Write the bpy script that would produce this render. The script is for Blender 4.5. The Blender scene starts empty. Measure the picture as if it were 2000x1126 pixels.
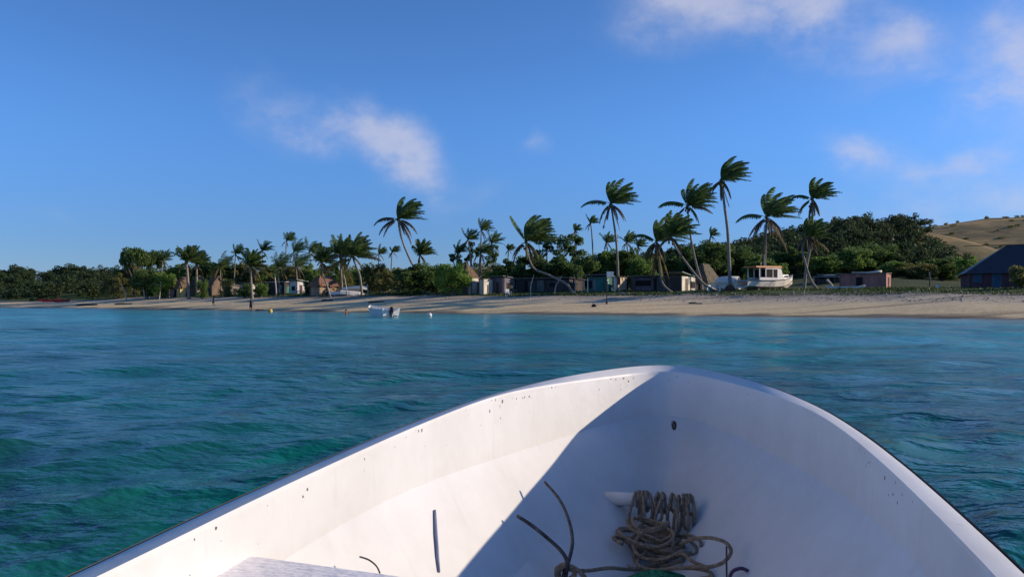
import bpy, math, random
import numpy as np
from mathutils import Vector, Matrix, noise as mnoise

# ------------------------------------------------------------------ camera
SC = bpy.context.scene
COL = SC.collection
F, CU, CV, EYE = 1570.0, 1000.0, 563.0, 1.6        # focal length and centre in photo pixels, eye height
PITCH = math.atan(21.0 / F)
cam_d = bpy.data.cameras.new('camera')
cam_d.sensor_width = 36.0
cam_d.lens = F / 2000.0 * 36.0
cam_d.clip_start = 0.05
cam_d.clip_end = 20000
cam = bpy.data.objects.new('camera', cam_d)
cam.location = (0, 0, EYE)
cam.rotation_euler = (math.pi / 2 + PITCH, 0, 0)
COL.objects.link(cam)
SC.camera = cam
# ------------------------------------------------------------------ sky, sun, exposure
SUN_EL = math.radians(18.5)
SUN_AZ = math.radians(8.0)                          # from +X towards +Y
SUN_DIR = Vector((math.cos(SUN_EL) * math.cos(SUN_AZ), math.cos(SUN_EL) * math.sin(SUN_AZ), math.sin(SUN_EL)))
sun_d = bpy.data.lights.new('sun', 'SUN')
sun_d.energy = 5.0
sun_d.angle = math.radians(0.5)
sun_d.color = (1.0, 0.84, 0.64)
sun = bpy.data.objects.new('sun', sun_d)
sun.rotation_euler = (-SUN_DIR).to_track_quat('-Z', 'Y').to_euler()
sun.location = (60, 0, 40)
COL.objects.link(sun)
SC.view_settings.view_transform = 'Standard'
SC.view_settings.look = 'None'
SC.view_settings.exposure = 0.0
SC.view_settings.gamma = 1.0
SC.view_settings.use_curve_mapping = False
SC.cycles.max_bounces = 6
SC.cycles.diffuse_bounces = 3
SC.cycles.glossy_bounces = 3
SC.cycles.transparent_max_bounces = 8
SC.cycles.use_denoising = True


def pix_dir(u, v):
    x = (u - CU) / F
    y = (CV - v) / F
    c, s = math.cos(PITCH), math.sin(PITCH)
    return Vector((x, c - y * s, s + y * c))


def P(u, v, Y):
    d = pix_dir(u, v)
    return Vector((d.x / d.y * Y, Y, EYE + d.z / d.y * Y))


W = bpy.data.worlds.new('World')
SC.world = W
W.use_nodes = True
wt = W.node_tree
wn = wt.nodes
wn.clear()
wl = wt.links.new
SKY_K = 0.15


def build_world():
    out = wn.new('ShaderNodeOutputWorld')
    bg = wn.new('ShaderNodeBackground')
    bg.inputs['Strength'].default_value = SKY_K
    sky = wn.new('ShaderNodeTexSky')
    sky.sky_type = 'NISHITA'
    sky.sun_disc = False
    sky.sun_elevation = SUN_EL
    sky.sun_rotation = math.pi / 2 - SUN_AZ
    sky.altitude = 1800
    sky.air_density = 0.8
    sky.dust_density = 0.2
    sky.ozone_density = 6.0
    hsv = wn.new('ShaderNodeVectorMath')        # white balance of the whole sky
    hsv.operation = 'MULTIPLY'
    hsv.inputs[1].default_value = (1.0, 1.09, 1.13)
    wl(sky.outputs[0], hsv.inputs[0])
    tc = wn.new('ShaderNodeTexCoord')
    D = tc.outputs['Generated']
    # the air low over the horizon is a little dimmer, all the way round
    sz = wn.new('ShaderNodeSeparateXYZ')
    wl(D, sz.inputs[0])
    hr = wn.new('ShaderNodeMapRange')
    hr.interpolation_type = 'SMOOTHSTEP'
    hr.inputs['From Min'].default_value = -0.02
    hr.inputs['From Max'].default_value = 0.24
    wl(sz.outputs['Z'], hr.inputs['Value'])
    hm = wn.new('ShaderNodeMix')
    hm.data_type = 'RGBA'
    wl(hr.outputs[0], hm.inputs['Factor'])
    hm.inputs[6].default_value = (0.60, 0.50, 0.50, 1)
    hm.inputs[7].default_value = (1.04, 1.11, 1.15, 1)
    h2 = wn.new('ShaderNodeVectorMath')
    h2.operation = 'MULTIPLY'
    wl(hsv.outputs[0], h2.inputs[0])
    wl(hm.outputs[2], h2.inputs[1])
    hsv = h2

    def m(op, a, b=None):
        n = wn.new('ShaderNodeMath')
        n.operation = op
        for i, x in enumerate((a, b)):
            if x is None:
                continue
            if isinstance(x, (int, float)):
                n.inputs[i].default_value = x
            else:
                wl(x, n.inputs[i])
        return n.outputs[0]

    def dot(a, vec):
        n = wn.new('ShaderNodeVectorMath')
        n.operation = 'DOT_PRODUCT'
        wl(a, n.inputs[0])
        n.inputs[1].default_value = vec
        return n.outputs['Value']

    nz = wn.new('ShaderNodeTexNoise')
    nz.inputs['Scale'].default_value = 5.0
    nz.inputs['Detail'].default_value = 6
    nz.inputs['Roughness'].default_value = 0.55
    wl(D, nz.inputs['Vector'])
    # warped direction gives the blobs ragged edges
    sub = wn.new('ShaderNodeVectorMath')
    sub.operation = 'SUBTRACT'
    wl(nz.outputs['Color'], sub.inputs[0])
    sub.inputs[1].default_value = (0.5, 0.5, 0.5)
    scl = wn.new('ShaderNodeVectorMath')
    scl.operation = 'SCALE'
    wl(sub.outputs[0], scl.inputs[0])
    scl.inputs['Scale'].default_value = 0.16
    add = wn.new('ShaderNodeVectorMath')
    add.operation = 'ADD'
    wl(D, add.inputs[0])
    wl(scl.outputs[0], add.inputs[1])
    DW = add.outputs[0]
    # u, v, half length px, half height px, tilt (deg, clockwise in picture), density
    blobs = [(560, 235, 110, 42, 26, 0.42), (690, 275, 110, 40, 20, 0.55), (790, 300, 85, 48, 38, 0.95),
             (1480, 40, 150, 60, 10, 0.85), (1330, 30, 80, 50, 10, 0.5), (1590, 35, 60, 50, 0, 0.5), (1765, 75, 36, 24, -10, 0.42), (2000, 80, 60, 90, 0, 0.9),
             (1940, 170, 35, 22, 0, 0.45), (1670, 280, 55, 22, -5, 0.75), (1870, 305, 48, 18, 0, 0.4),
             (1070, 295, 32, 24, -20, 0.55), (960, 375, 80, 26, 8, 0.22), (120, 400, 60, 14, 20, 0.2), (1830, 115, 25, 15, 0, 0.35),
             (1990, 380, 260, 55, -8, 0.48), (1880, 240, 330, 200, 0, 0.17)]
    rnd = random.Random(5)
    extra = []
    for i in range(16):
        az = rnd.uniform(55, 305)
        el = rnd.uniform(8, 42)
        extra.append((az, el, rnd.uniform(0.05, 0.14), rnd.uniform(0.03, 0.06), rnd.uniform(0.4, 0.9)))
    total = None
    specs = []
    for (u, v, a, b, tilt, k) in blobs:
        c = pix_dir(u, v).normalized()
        t = math.radians(tilt)
        e1 = (pix_dir(u + 10 * math.cos(t), v + 10 * math.sin(t)).normalized() - c)
        e1 = (e1 - c * e1.dot(c)).normalized()
        specs.append((c, e1, a * 1.18 / F, b * 1.2 / F, k))
    for (az, el, a, b, k) in extra:
        az, el = math.radians(az), math.radians(el)
        c = Vector((math.sin(az) * math.cos(el), math.cos(az) * math.cos(el), math.sin(el)))
        e1 = c.cross(Vector((0, 0, 1))).normalized()
        specs.append((c, e1, a, b, k))
    for (c, e1, a, b, k) in specs:
        e2 = c.cross(e1).normalized()
        da = dot(DW, tuple(e1 / a))
        db = dot(DW, tuple(e2 / b))
        dc = m('GREATER_THAN', dot(DW, tuple(c)), 0.3)
        q = m('ADD', m('MULTIPLY', da, da), m('MULTIPLY', db, db))
        g = m('MULTIPLY', m('MULTIPLY', m('POWER', 2.71828, m('MULTIPLY', q, -0.9)), k), dc)
        total = g if total is None else m('ADD', total, g)
    nz2 = wn.new('ShaderNodeTexNoise')
    nz2.inputs['Scale'].default_value = 11.0
    nz2.inputs['Detail'].default_value = 7
    nz2.inputs['Roughness'].default_value = 0.6
    mp = wn.new('ShaderNodeMapping')
    mp.inputs['Scale'].default_value = (1, 1, 1.7)
    wl(D, mp.inputs['Vector'])
    wl(mp.outputs[0], nz2.inputs['Vector'])
    tex = m('ADD', m('MULTIPLY', m('SUBTRACT', nz2.outputs['Fac'], 0.5), 2.7), 0.86)
    cov = m('MULTIPLY', total, tex)
    mr = wn.new('ShaderNodeMapRange')
    mr.interpolation_type = 'SMOOTHSTEP'
    mr.inputs['From Min'].default_value = 0.05
    mr.inputs['From Max'].default_value = 1.25
    mr.inputs['To Max'].default_value = 0.66
    wl(cov, mr.inputs['Value'])
    mix = wn.new('ShaderNodeMix')
    mix.data_type = 'RGBA'
    wl(mr.outputs[0], mix.inputs['Factor'])
    wl(hsv.outputs[0], mix.inputs[6])
    mix.inputs[7].default_value = (0.62 / SKY_K, 0.62 / SKY_K, 0.74 / SKY_K, 1)
    wl(mix.outputs[2], bg.inputs['Color'])
    wl(bg.outputs[0], out.inputs['Surface'])


build_world()


# ------------------------------------------------------------------ helpers
def lin(r, g, b):
    f = lambda c: (c / 255 / 12.92) if c / 255 <= 0.04045 else ((c / 255 + 0.055) / 1.055) ** 2.4
    return (f(r), f(g), f(b))


def mat(name, col, col2=None, scale=3.0, rough=0.8, bump=0.0, bscale=20.0, spec=0.3, stretch=(1, 1, 1), metallic=0.0, detail=6):
    M = bpy.data.materials.new(name)
    M.use_nodes = True
    nt = M.node_tree
    b = nt.nodes['Principled BSDF']
    b.inputs['Roughness'].default_value = rough
    b.inputs['Metallic'].default_value = metallic
    b.inputs['Specular IOR Level'].default_value = spec
    b.inputs['Base Color'].default_value = (*col, 1)
    tc = nt.nodes.new('ShaderNodeTexCoord')
    mp = nt.nodes.new('ShaderNodeMapping')
    mp.inputs['Scale'].default_value = stretch
    nt.links.new(tc.outputs['Object'], mp.inputs['Vector'])
    if col2 is None:
        col2 = tuple(c * 0.72 for c in col)
    n = nt.nodes.new('ShaderNodeTexNoise')
    n.inputs['Scale'].default_value = scale
    n.inputs['Detail'].default_value = detail
    nt.links.new(mp.outputs[0], n.inputs['Vector'])
    r = nt.nodes.new('ShaderNodeValToRGB')
    r.color_ramp.elements[0].position = 0.35
    r.color_ramp.elements[1].position = 0.68
    r.color_ramp.elements[0].color = (*col2, 1)
    r.color_ramp.elements[1].color = (*col, 1)
    nt.links.new(n.outputs['Fac'], r.inputs['Fac'])
    nt.links.new(r.outputs[0], b.inputs['Base Color'])
    if bump:
        n2 = nt.nodes.new('ShaderNodeTexNoise')
        n2.inputs['Scale'].default_value = bscale
        nt.links.new(mp.outputs[0], n2.inputs['Vector'])
        bp = nt.nodes.new('ShaderNodeBump')
        bp.inputs['Strength'].default_value = bump
        bp.inputs['Distance'].default_value = 0.05
        nt.links.new(n2.outputs['Fac'], bp.inputs['Height'])
        nt.links.new(bp.outputs[0], b.inputs['Normal'])
    return M


def leaf_mat(name, cols, trans=0.35, rough=0.6):
    """foliage: every leaf (mesh island) takes its own shade, every tree its own tint"""
    M = bpy.data.materials.new(name)
    M.use_nodes = True
    nt = M.node_tree
    nt.nodes.clear()
    N = nt.nodes.new
    L = nt.links.new
    out = N('ShaderNodeOutputMaterial')
    geo = N('ShaderNodeNewGeometry')
    oi = N('ShaderNodeObjectInfo')
    ramp = N('ShaderNodeValToRGB')
    e = ramp.color_ramp.elements
    e[0].color = (*cols[0], 1)
    e[1].color = (*cols[-1], 1)
    for i, c in enumerate(cols[1:-1]):
        k = e.new((i + 1) / (len(cols) - 1))
        k.color = (*c, 1)
    mx = N('ShaderNodeMath')
    mx.operation = 'MULTIPLY_ADD'
    mx.inputs[1].default_value = 0.75
    L(geo.outputs['Random Per Island'], mx.inputs[0])
    m2 = N('ShaderNodeMath')
    m2.operation = 'MULTIPLY'
    m2.inputs[1].default_value = 0.25
    L(oi.outputs['Random'], m2.inputs[0])
    L(m2.outputs[0], mx.inputs[2])
    L(mx.outputs[0], ramp.inputs['Fac'])
    b = N('ShaderNodeBsdfPrincipled')
    b.inputs['Roughness'].default_value = rough
    b.inputs['Specular IOR Level'].default_value = 0.25
    L(ramp.outputs[0], b.inputs['Base Color'])
    t = N('ShaderNodeBsdfTranslucent')
    L(ramp.outputs[0], t.inputs['Color'])
    ms = N('ShaderNodeMixShader')
    ms.inputs[0].default_value = trans
    L(b.outputs[0], ms.inputs[1])
    L(t.outputs[0], ms.inputs[2])
    L(ms.outputs[0], out.inputs['Surface'])
    return M


def tag(o, label=None, cat=None, group=None, kind=None):
    if label: o['label'] = label
    if cat: o['category'] = cat
    if group: o['group'] = group
    if kind: o['kind'] = kind
    return o


def empty(name, loc=(0, 0, 0), rz=0.0):
    o = bpy.data.objects.new(name, None)
    o.empty_display_size = 0.2
    o.location = loc
    o.rotation_euler = (0, 0, rz)
    COL.objects.link(o)
    return o


def link(name, me, m, parent=None, smooth=False):
    o = bpy.data.objects.new(name, me)
    if m is not None and len(me.materials) == 0:
        me.materials.append(m)
    COL.objects.link(o)
    if parent is not None:
        o.parent = parent
    if smooth:
        me.polygons.foreach_set('use_smooth', [True] * len(me.polygons))
    return o


def np_mesh(name, V, Fa):
    """V (n,3), Fa (m,k) all faces of k corners"""
    me = bpy.data.meshes.new(name)
    V = np.asarray(V, dtype=np.float32)
    Fa = np.asarray(Fa, dtype=np.int32)
    k = Fa.shape[1]
    me.vertices.add(len(V))
    me.vertices.foreach_set('co', V.ravel())
    me.loops.add(Fa.size)
    me.loops.foreach_set('vertex_index', Fa.ravel())
    me.polygons.add(len(Fa))
    me.polygons.foreach_set('loop_start', np.arange(0, Fa.size, k, dtype=np.int32))
    me.update(calc_edges=True)
    me.validate()
    return me


class MB:
    def __init__(self):
        self.v, self.f = [], []

    def add(self, vs, fs):
        o = len(self.v)
        self.v += [tuple(x) for x in vs]
        self.f += [tuple(i + o for i in f) for f in fs]
        return self

    def box(self, x0, x1, y0, y1, z0, z1):
        return self.add([(x0, y0, z0), (x1, y0, z0), (x1, y1, z0), (x0, y1, z0), (x0, y0, z1), (x1, y0, z1), (x1, y1, z1), (x0, y1, z1)],
                        [(0, 3, 2, 1), (4, 5, 6, 7), (0, 1, 5, 4), (1, 2, 6, 5), (2, 3, 7, 6), (3, 0, 4, 7)])

    def hexa(self, p):  # 8 points bottom ring then top ring
        return self.add(p, [(0, 3, 2, 1), (4, 5, 6, 7), (0, 1, 5, 4), (1, 2, 6, 5), (2, 3, 7, 6), (3, 0, 4, 7)])

    def rings(self, rings, close=True, caps=True):
        n = len(rings[0])
        o = len(self.v)
        for r in rings:
            self.v += [tuple(p) for p in r]
        for i in range(len(rings) - 1):
            for j in range(n if close else n - 1):
                a, b = o + i * n + j, o + i * n + (j + 1) % n
                self.f.append((a, b, b + n, a + n))
        if caps:
            self.f.append(tuple(o + j for j in range(n))[::-1])
            self.f.append(tuple(o + (len(rings) - 1) * n + j for j in range(n)))
        return self

    def tube(self, path, radii, n=8):
        path = [Vector(p) for p in path]
        if isinstance(radii, (int, float)):
            radii = [radii] * len(path)
        rings = []
        up = Vector((0.13, 0.21, 0.97))
        for i, p in enumerate(path):
            t = (path[min(i + 1, len(path) - 1)] - path[max(i - 1, 0)])
            if t.length < 1e-9: t = Vector((0, 0, 1))
            t.normalize()
            if i == 0:
                a = t.cross(up)
                if a.length < 0.05: a = t.cross(Vector((1, 0, 0)))
                a.normalize()
            else:
                a = (a - t * a.dot(t)).normalized()
            b = t.cross(a)
            rings.append([p + (a * math.cos(2 * math.pi * k / n) + b * math.sin(2 * math.pi * k / n)) * radii[i] for k in range(n)])
        return self.rings(rings)

    def build(self, name, m, parent=None, smooth=False):
        me = bpy.data.meshes.new(name)
        me.from_pydata(self.v, [], self.f)
        me.update()
        o = link(name, me, m, parent, smooth)
        return o


def catmull(pts, per=6):
    pts = [Vector(p) for p in pts]
    out = []
    n = len(pts)
    for i in range(n - 1):
        p0, p1, p2, p3 = pts[max(i - 1, 0)], pts[i], pts[i + 1], pts[min(i + 2, n - 1)]
        for k in range(per):
            t = k / per
            out.append(0.5 * ((2 * p1) + (p2 - p0) * t + (2 * p0 - 5 * p1 + 4 * p2 - p3) * t * t + (3 * p1 - p0 - 3 * p2 + p3) * t ** 3))
    out.append(pts[-1])
    return out


def sstep(a, b, x):
    t = np.clip((np.asarray(x, dtype=float) - a) / (b - a), 0, 1)
    return t * t * (3 - 2 * t)


# ------------------------------------------------------------------ terrain
SHX = np.array([-3000, -400, -260, -150, -100, -59, -35, -18.5, -5.7, 10.3, 23.6, 34.6, 41, 60, 90, 150, 3000.])
SHY = np.array([420, 260, 200, 172, 157, 132, 111, 98, 90, 81, 74, 68, 64, 54, 42, 30, 20.])


def shore(X):
    return np.interp(X, SHX, SHY)


def vnoise(X, Y, sc, seed=0):
    """cheap smooth value noise on arrays"""
    x, y = np.asarray(X) / sc + seed * 17.3, np.asarray(Y) / sc - seed * 9.1
    xi, yi = np.floor(x), np.floor(y)
    fx, fy = x - xi, y - yi
    fx, fy = fx * fx * (3 - 2 * fx), fy * fy * (3 - 2 * fy)
    h = lambda a, b: np.modf(np.abs(np.sin(a * 127.1 + b * 311.7 + seed * 7.7) * 43758.5453))[0]
    return (h(xi, yi) * (1 - fx) + h(xi + 1, yi) * fx) * (1 - fy) + (h(xi, yi + 1) * (1 - fx) + h(xi + 1, yi + 1) * fx) * fy


def inland(X, Y):
    return (Y - shore(X)) * 0.83 * (1 + 0.32 * sstep(20, 42, X))


def gz(X, Y):
    X = np.asarray(X, dtype=float)
    Y = np.asarray(Y, dtype=float)
    d = inland(X, Y) + (vnoise(X, Y, 11, 1) - 0.5) * 1.2
    lefty = sstep(-70, -105, X)
    prof = np.interp(d, [-400, -60, 0, 6, 13, 18, 22, 30, 45, 70], [-8, -3.2, -0.02, 0.62, 1.35, 1.95, 2.35, 2.75, 3.1, 3.5])
    profl = np.interp(d, [-400, -60, 0, 10, 22, 40, 70], [-8, -3.2, -0.02, 0.55, 1.25, 2.0, 3.2])
    z = prof * (1 - lefty) + profl * lefty
    land = sstep(24, 60, d)
    z = z + land * (5.0 * np.exp(-0.5 * (((X + 185) / 85) ** 2 + ((Y - 300) / 55) ** 2))
                    + 2.5 * np.exp(-0.5 * (((X + 60) / 70) ** 2 + ((Y - 290) / 60) ** 2))
                    + 11.0 * np.exp(-0.5 * (((X - 103) / 20) ** 2 + ((Y - 208) / 30) ** 2)) + 4.5 * np.exp(-0.5 * (((X - 78) / 18) ** 2 + ((Y - 200) / 30) ** 2))
                    + 5.0 * np.exp(-0.5 * (((X - 52) / 22) ** 2 + ((Y - 195) / 34) ** 2))
                    + 31.5 * np.exp(-0.5 * (((X - 220) / 100) ** 2 + ((Y - 325) / 60) ** 2)))
    z = z + land * (vnoise(X, Y, 23, 2) - 0.5) * 1.2 + sstep(2, 10, d) * (vnoise(X, Y, 4, 3) - 0.5) * 0.16
    return z


def g1(X, Y):
    return float(gz(X, Y))


def axis(core0, core1, step, far, ratio=1.25):
    a = list(np.arange(core0, core1 + 1e-6, step))
    s = step
    x = core0
    lo = []
    while x > -far:
        s *= ratio
        x -= s
        lo.append(x)
    s = step
    x = core1
    hi = []
    while x < far:
        s *= ratio
        x += s
        hi.append(x)
    return np.array(lo[::-1] + a + hi)


def build_ground():
    xs = axis(-130, 105, 0.8, 5000)
    ys = np.concatenate([np.array([-200, -60, 0, 20.]), np.arange(34, 190, 0.8), axis(191, 420, 3.0, 5000)[np.searchsorted(axis(191, 420, 3.0, 5000), 190.9):]])
    X, Y = np.meshgrid(xs, ys)
    Z = gz(X, Y)
    V = np.stack([X, Y, Z], -1).reshape(-1, 3)
    ny, nx = X.shape
    i = np.arange(ny * nx).reshape(ny, nx)
    Fa = np.stack([i[:-1, :-1], i[:-1, 1:], i[1:, 1:], i[1:, :-1]], -1).reshape(-1, 4)
    me = np_mesh('ground', V, Fa)
    at = me.attributes.new('inland', 'FLOAT', 'POINT')
    at.data.foreach_set('value', inland(X, Y).astype(np.float32).ravel())
    M = bpy.data.materials.new('sand_and_grass')
    M.use_nodes = True
    nt = M.node_tree
    b = nt.nodes['Principled BSDF']
    b.inputs['Roughness'].default_value = 0.9
    b.inputs['Specular IOR Level'].default_value = 0.15
    N, L = nt.nodes.new, nt.links.new
    a = N('ShaderNodeAttribute')
    a.attribute_name = 'inland'
    tc = N('ShaderNodeTexCoord')
    mp = N('ShaderNodeMapping')
    mp.inputs['Rotation'].default_value = (0, 0, math.radians(33))
    mp.inputs['Scale'].default_value = (0.045, 0.30, 0.3)
    L(tc.outputs['Object'], mp.inputs['Vector'])
    n1 = N('ShaderNodeTexNoise')
    n1.inputs['Scale'].default_value = 1.0
    n1.inputs['Detail'].default_value = 7
    L(mp.outputs[0], n1.inputs['Vector'])
    n2 = N('ShaderNodeTexNoise')
    n2.inputs['Scale'].default_value = 0.35
    n2.inputs['Detail'].default_value = 8
    L(tc.outputs['Object'], n2.inputs['Vector'])

    def m(op, x, y):
        k = N('ShaderNodeMath')
        k.operation = op
        for q, w in enumerate((x, y)):
            if isinstance(w, (int, float)): k.inputs[q].default_value = w
            else: L(w, k.inputs[q])
        return k.outputs[0]
    dd = m('ADD', a.outputs['Fac'], m('MULTIPLY', m('SUBTRACT', n1.outputs['Fac'], 0.5), 7.0))
    dd = m('ADD', dd, m('MULTIPLY', m('SUBTRACT', n2.outputs['Fac'], 0.5), 4.0))
    ramp = N('ShaderNodeValToRGB')
    L(m('DIVIDE', dd, 60.0), ramp.inputs['Fac'])
    e = ramp.color_ramp.elements
    stops = [(0.0, (0.16, 0.14, 0.105)), (0.018, (0.21, 0.175, 0.125)), (0.045, (0.72, 0.55, 0.31)), (0.16, (0.74, 0.57, 0.33)), (0.25, (0.58, 0.47, 0.33)),
             (0.31, (0.38, 0.32, 0.25)), (0.345, (0.12, 0.125, 0.05)), (0.40, (0.065, 0.105, 0.028)), (0.55, (0.085, 0.115, 0.034)), (1.0, (0.07, 0.085, 0.03))]
    e[0].position, e[0].color = stops[0][0], (*stops[0][1], 1)
    e[1].position, e[1].color = stops[-1][0], (*stops[-1][1], 1)
    for p_, c_ in stops[1:-1]:
        k = e.new(p_)
        k.color = (*c_, 1)
    # dry golden grass on the far right hill: above 17 m the ground is bare hill pasture
    sx = N('ShaderNodeSeparateXYZ')
    L(tc.outputs['Object'], sx.inputs[0])
    n3 = N('ShaderNodeTexNoise')
    n3.inputs['Scale'].default_value = 0.07
    n3.inputs['Detail'].default_value = 9
    n3.inputs['Roughness'].default_value = 0.68
    L(tc.outputs['Object'], n3.inputs['Vector'])
    r3 = N('ShaderNodeValToRGB')
    r3.color_ramp.elements[0].position = 0.42
    r3.color_ramp.elements[1].position = 0.60
    r3.color_ramp.elements[0].color = (0.20, 0.155, 0.07, 1)
    r3.color_ramp.elements[1].color = (0.44, 0.29, 0.12, 1)
    L(n3.outputs['Fac'], r3.inputs['Fac'])
    hm = N('ShaderNodeMapRange')
    hm.inputs['From Min'].default_value = 9.0
    hm.inputs['From Max'].default_value = 13.0
    L(m('ADD', sx.outputs['Z'], m('MULTIPLY', m('SUBTRACT', n2.outputs['Fac'], 0.5), 6.0)), hm.inputs['Value'])
    right = N('ShaderNodeMapRange')
    right.inputs['From Min'].default_value = 60
    right.inputs['From Max'].default_value = 110
    L(sx.outputs['X'], right.inputs['Value'])
    hx = N('ShaderNodeMix')
    hx.data_type = 'RGBA'
    L(m('MULTIPLY', hm.outputs[0], right.outputs[0]), hx.inputs['Factor'])
    L(ramp.outputs[0], hx.inputs[6])
    L(r3.outputs[0], hx.inputs[7])
    # fine speckle: shell grit, weed, footprints
    n4 = N('ShaderNodeTexNoise')
    n4.inputs['Scale'].default_value = 2.2
    n4.inputs['Detail'].default_value = 8
    n4.inputs['Roughness'].default_value = 0.75
    L(tc.outputs['Object'], n4.inputs['Vector'])
    r4 = N('ShaderNodeMapRange')
    r4.inputs['From Min'].default_value = 0.3
    r4.inputs['From Max'].default_value = 0.7
    r4.inputs['To Min'].default_value = 0.74
    r4.inputs['To Max'].default_value = 1.14
    L(n4.outputs['Fac'], r4.inputs['Value'])
    fm = N('ShaderNodeMix')
    fm.data_type = 'RGBA'
    fm.blend_type = 'MULTIPLY'
    fm.inputs['Factor'].default_value = 1.0
    L(hx.outputs[2], fm.inputs[6])
    L(r4.outputs[0], fm.inputs[7])
    # dark streaks along the shore: damp bands, with shadow streaks painted in
    mp2 = N('ShaderNodeMapping')
    mp2.inputs['Rotation'].default_value = (0, 0, math.radians(33))
    mp2.inputs['Scale'].default_value = (0.03, 0.55, 0.3)
    L(tc.outputs['Object'], mp2.inputs['Vector'])
    n5 = N('ShaderNodeTexNoise')
    n5.inputs['Scale'].default_value = 1.0
    n5.inputs['Detail'].default_value = 5
    L(mp2.outputs[0], n5.inputs['Vector'])
    r5 = N('ShaderNodeMapRange')
    r5.inputs['From Min'].default_value = 0.56
    r5.inputs['From Max'].default_value = 0.68
    r5.inputs['To Min'].default_value = 1.0
    r5.inputs['To Max'].default_value = 0.55
    L(n5.outputs['Fac'], r5.inputs['Value'])
    fm2 = N('ShaderNodeMix')
    fm2.data_type = 'RGBA'
    fm2.blend_type = 'MULTIPLY'
    fm2.inputs['Factor'].default_value = 1.0
    L(fm.outputs[2], fm2.inputs[6])
    L(r5.outputs[0], fm2.inputs[7])
    L(fm2.outputs[2], b.inputs['Base Color'])
    bp = N('ShaderNodeBump')
    bp.inputs['Strength'].default_value = 0.6
    bp.inputs['Distance'].default_value = 0.15
    L(n4.outputs['Fac'], bp.inputs['Height'])
    L(bp.outputs[0], b.inputs['Normal'])
    o = link('ground', me, M, smooth=True)
    tag(o, 'sandy beach and grassy land rising behind it', 'ground', kind='structure')


build_ground()


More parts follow.
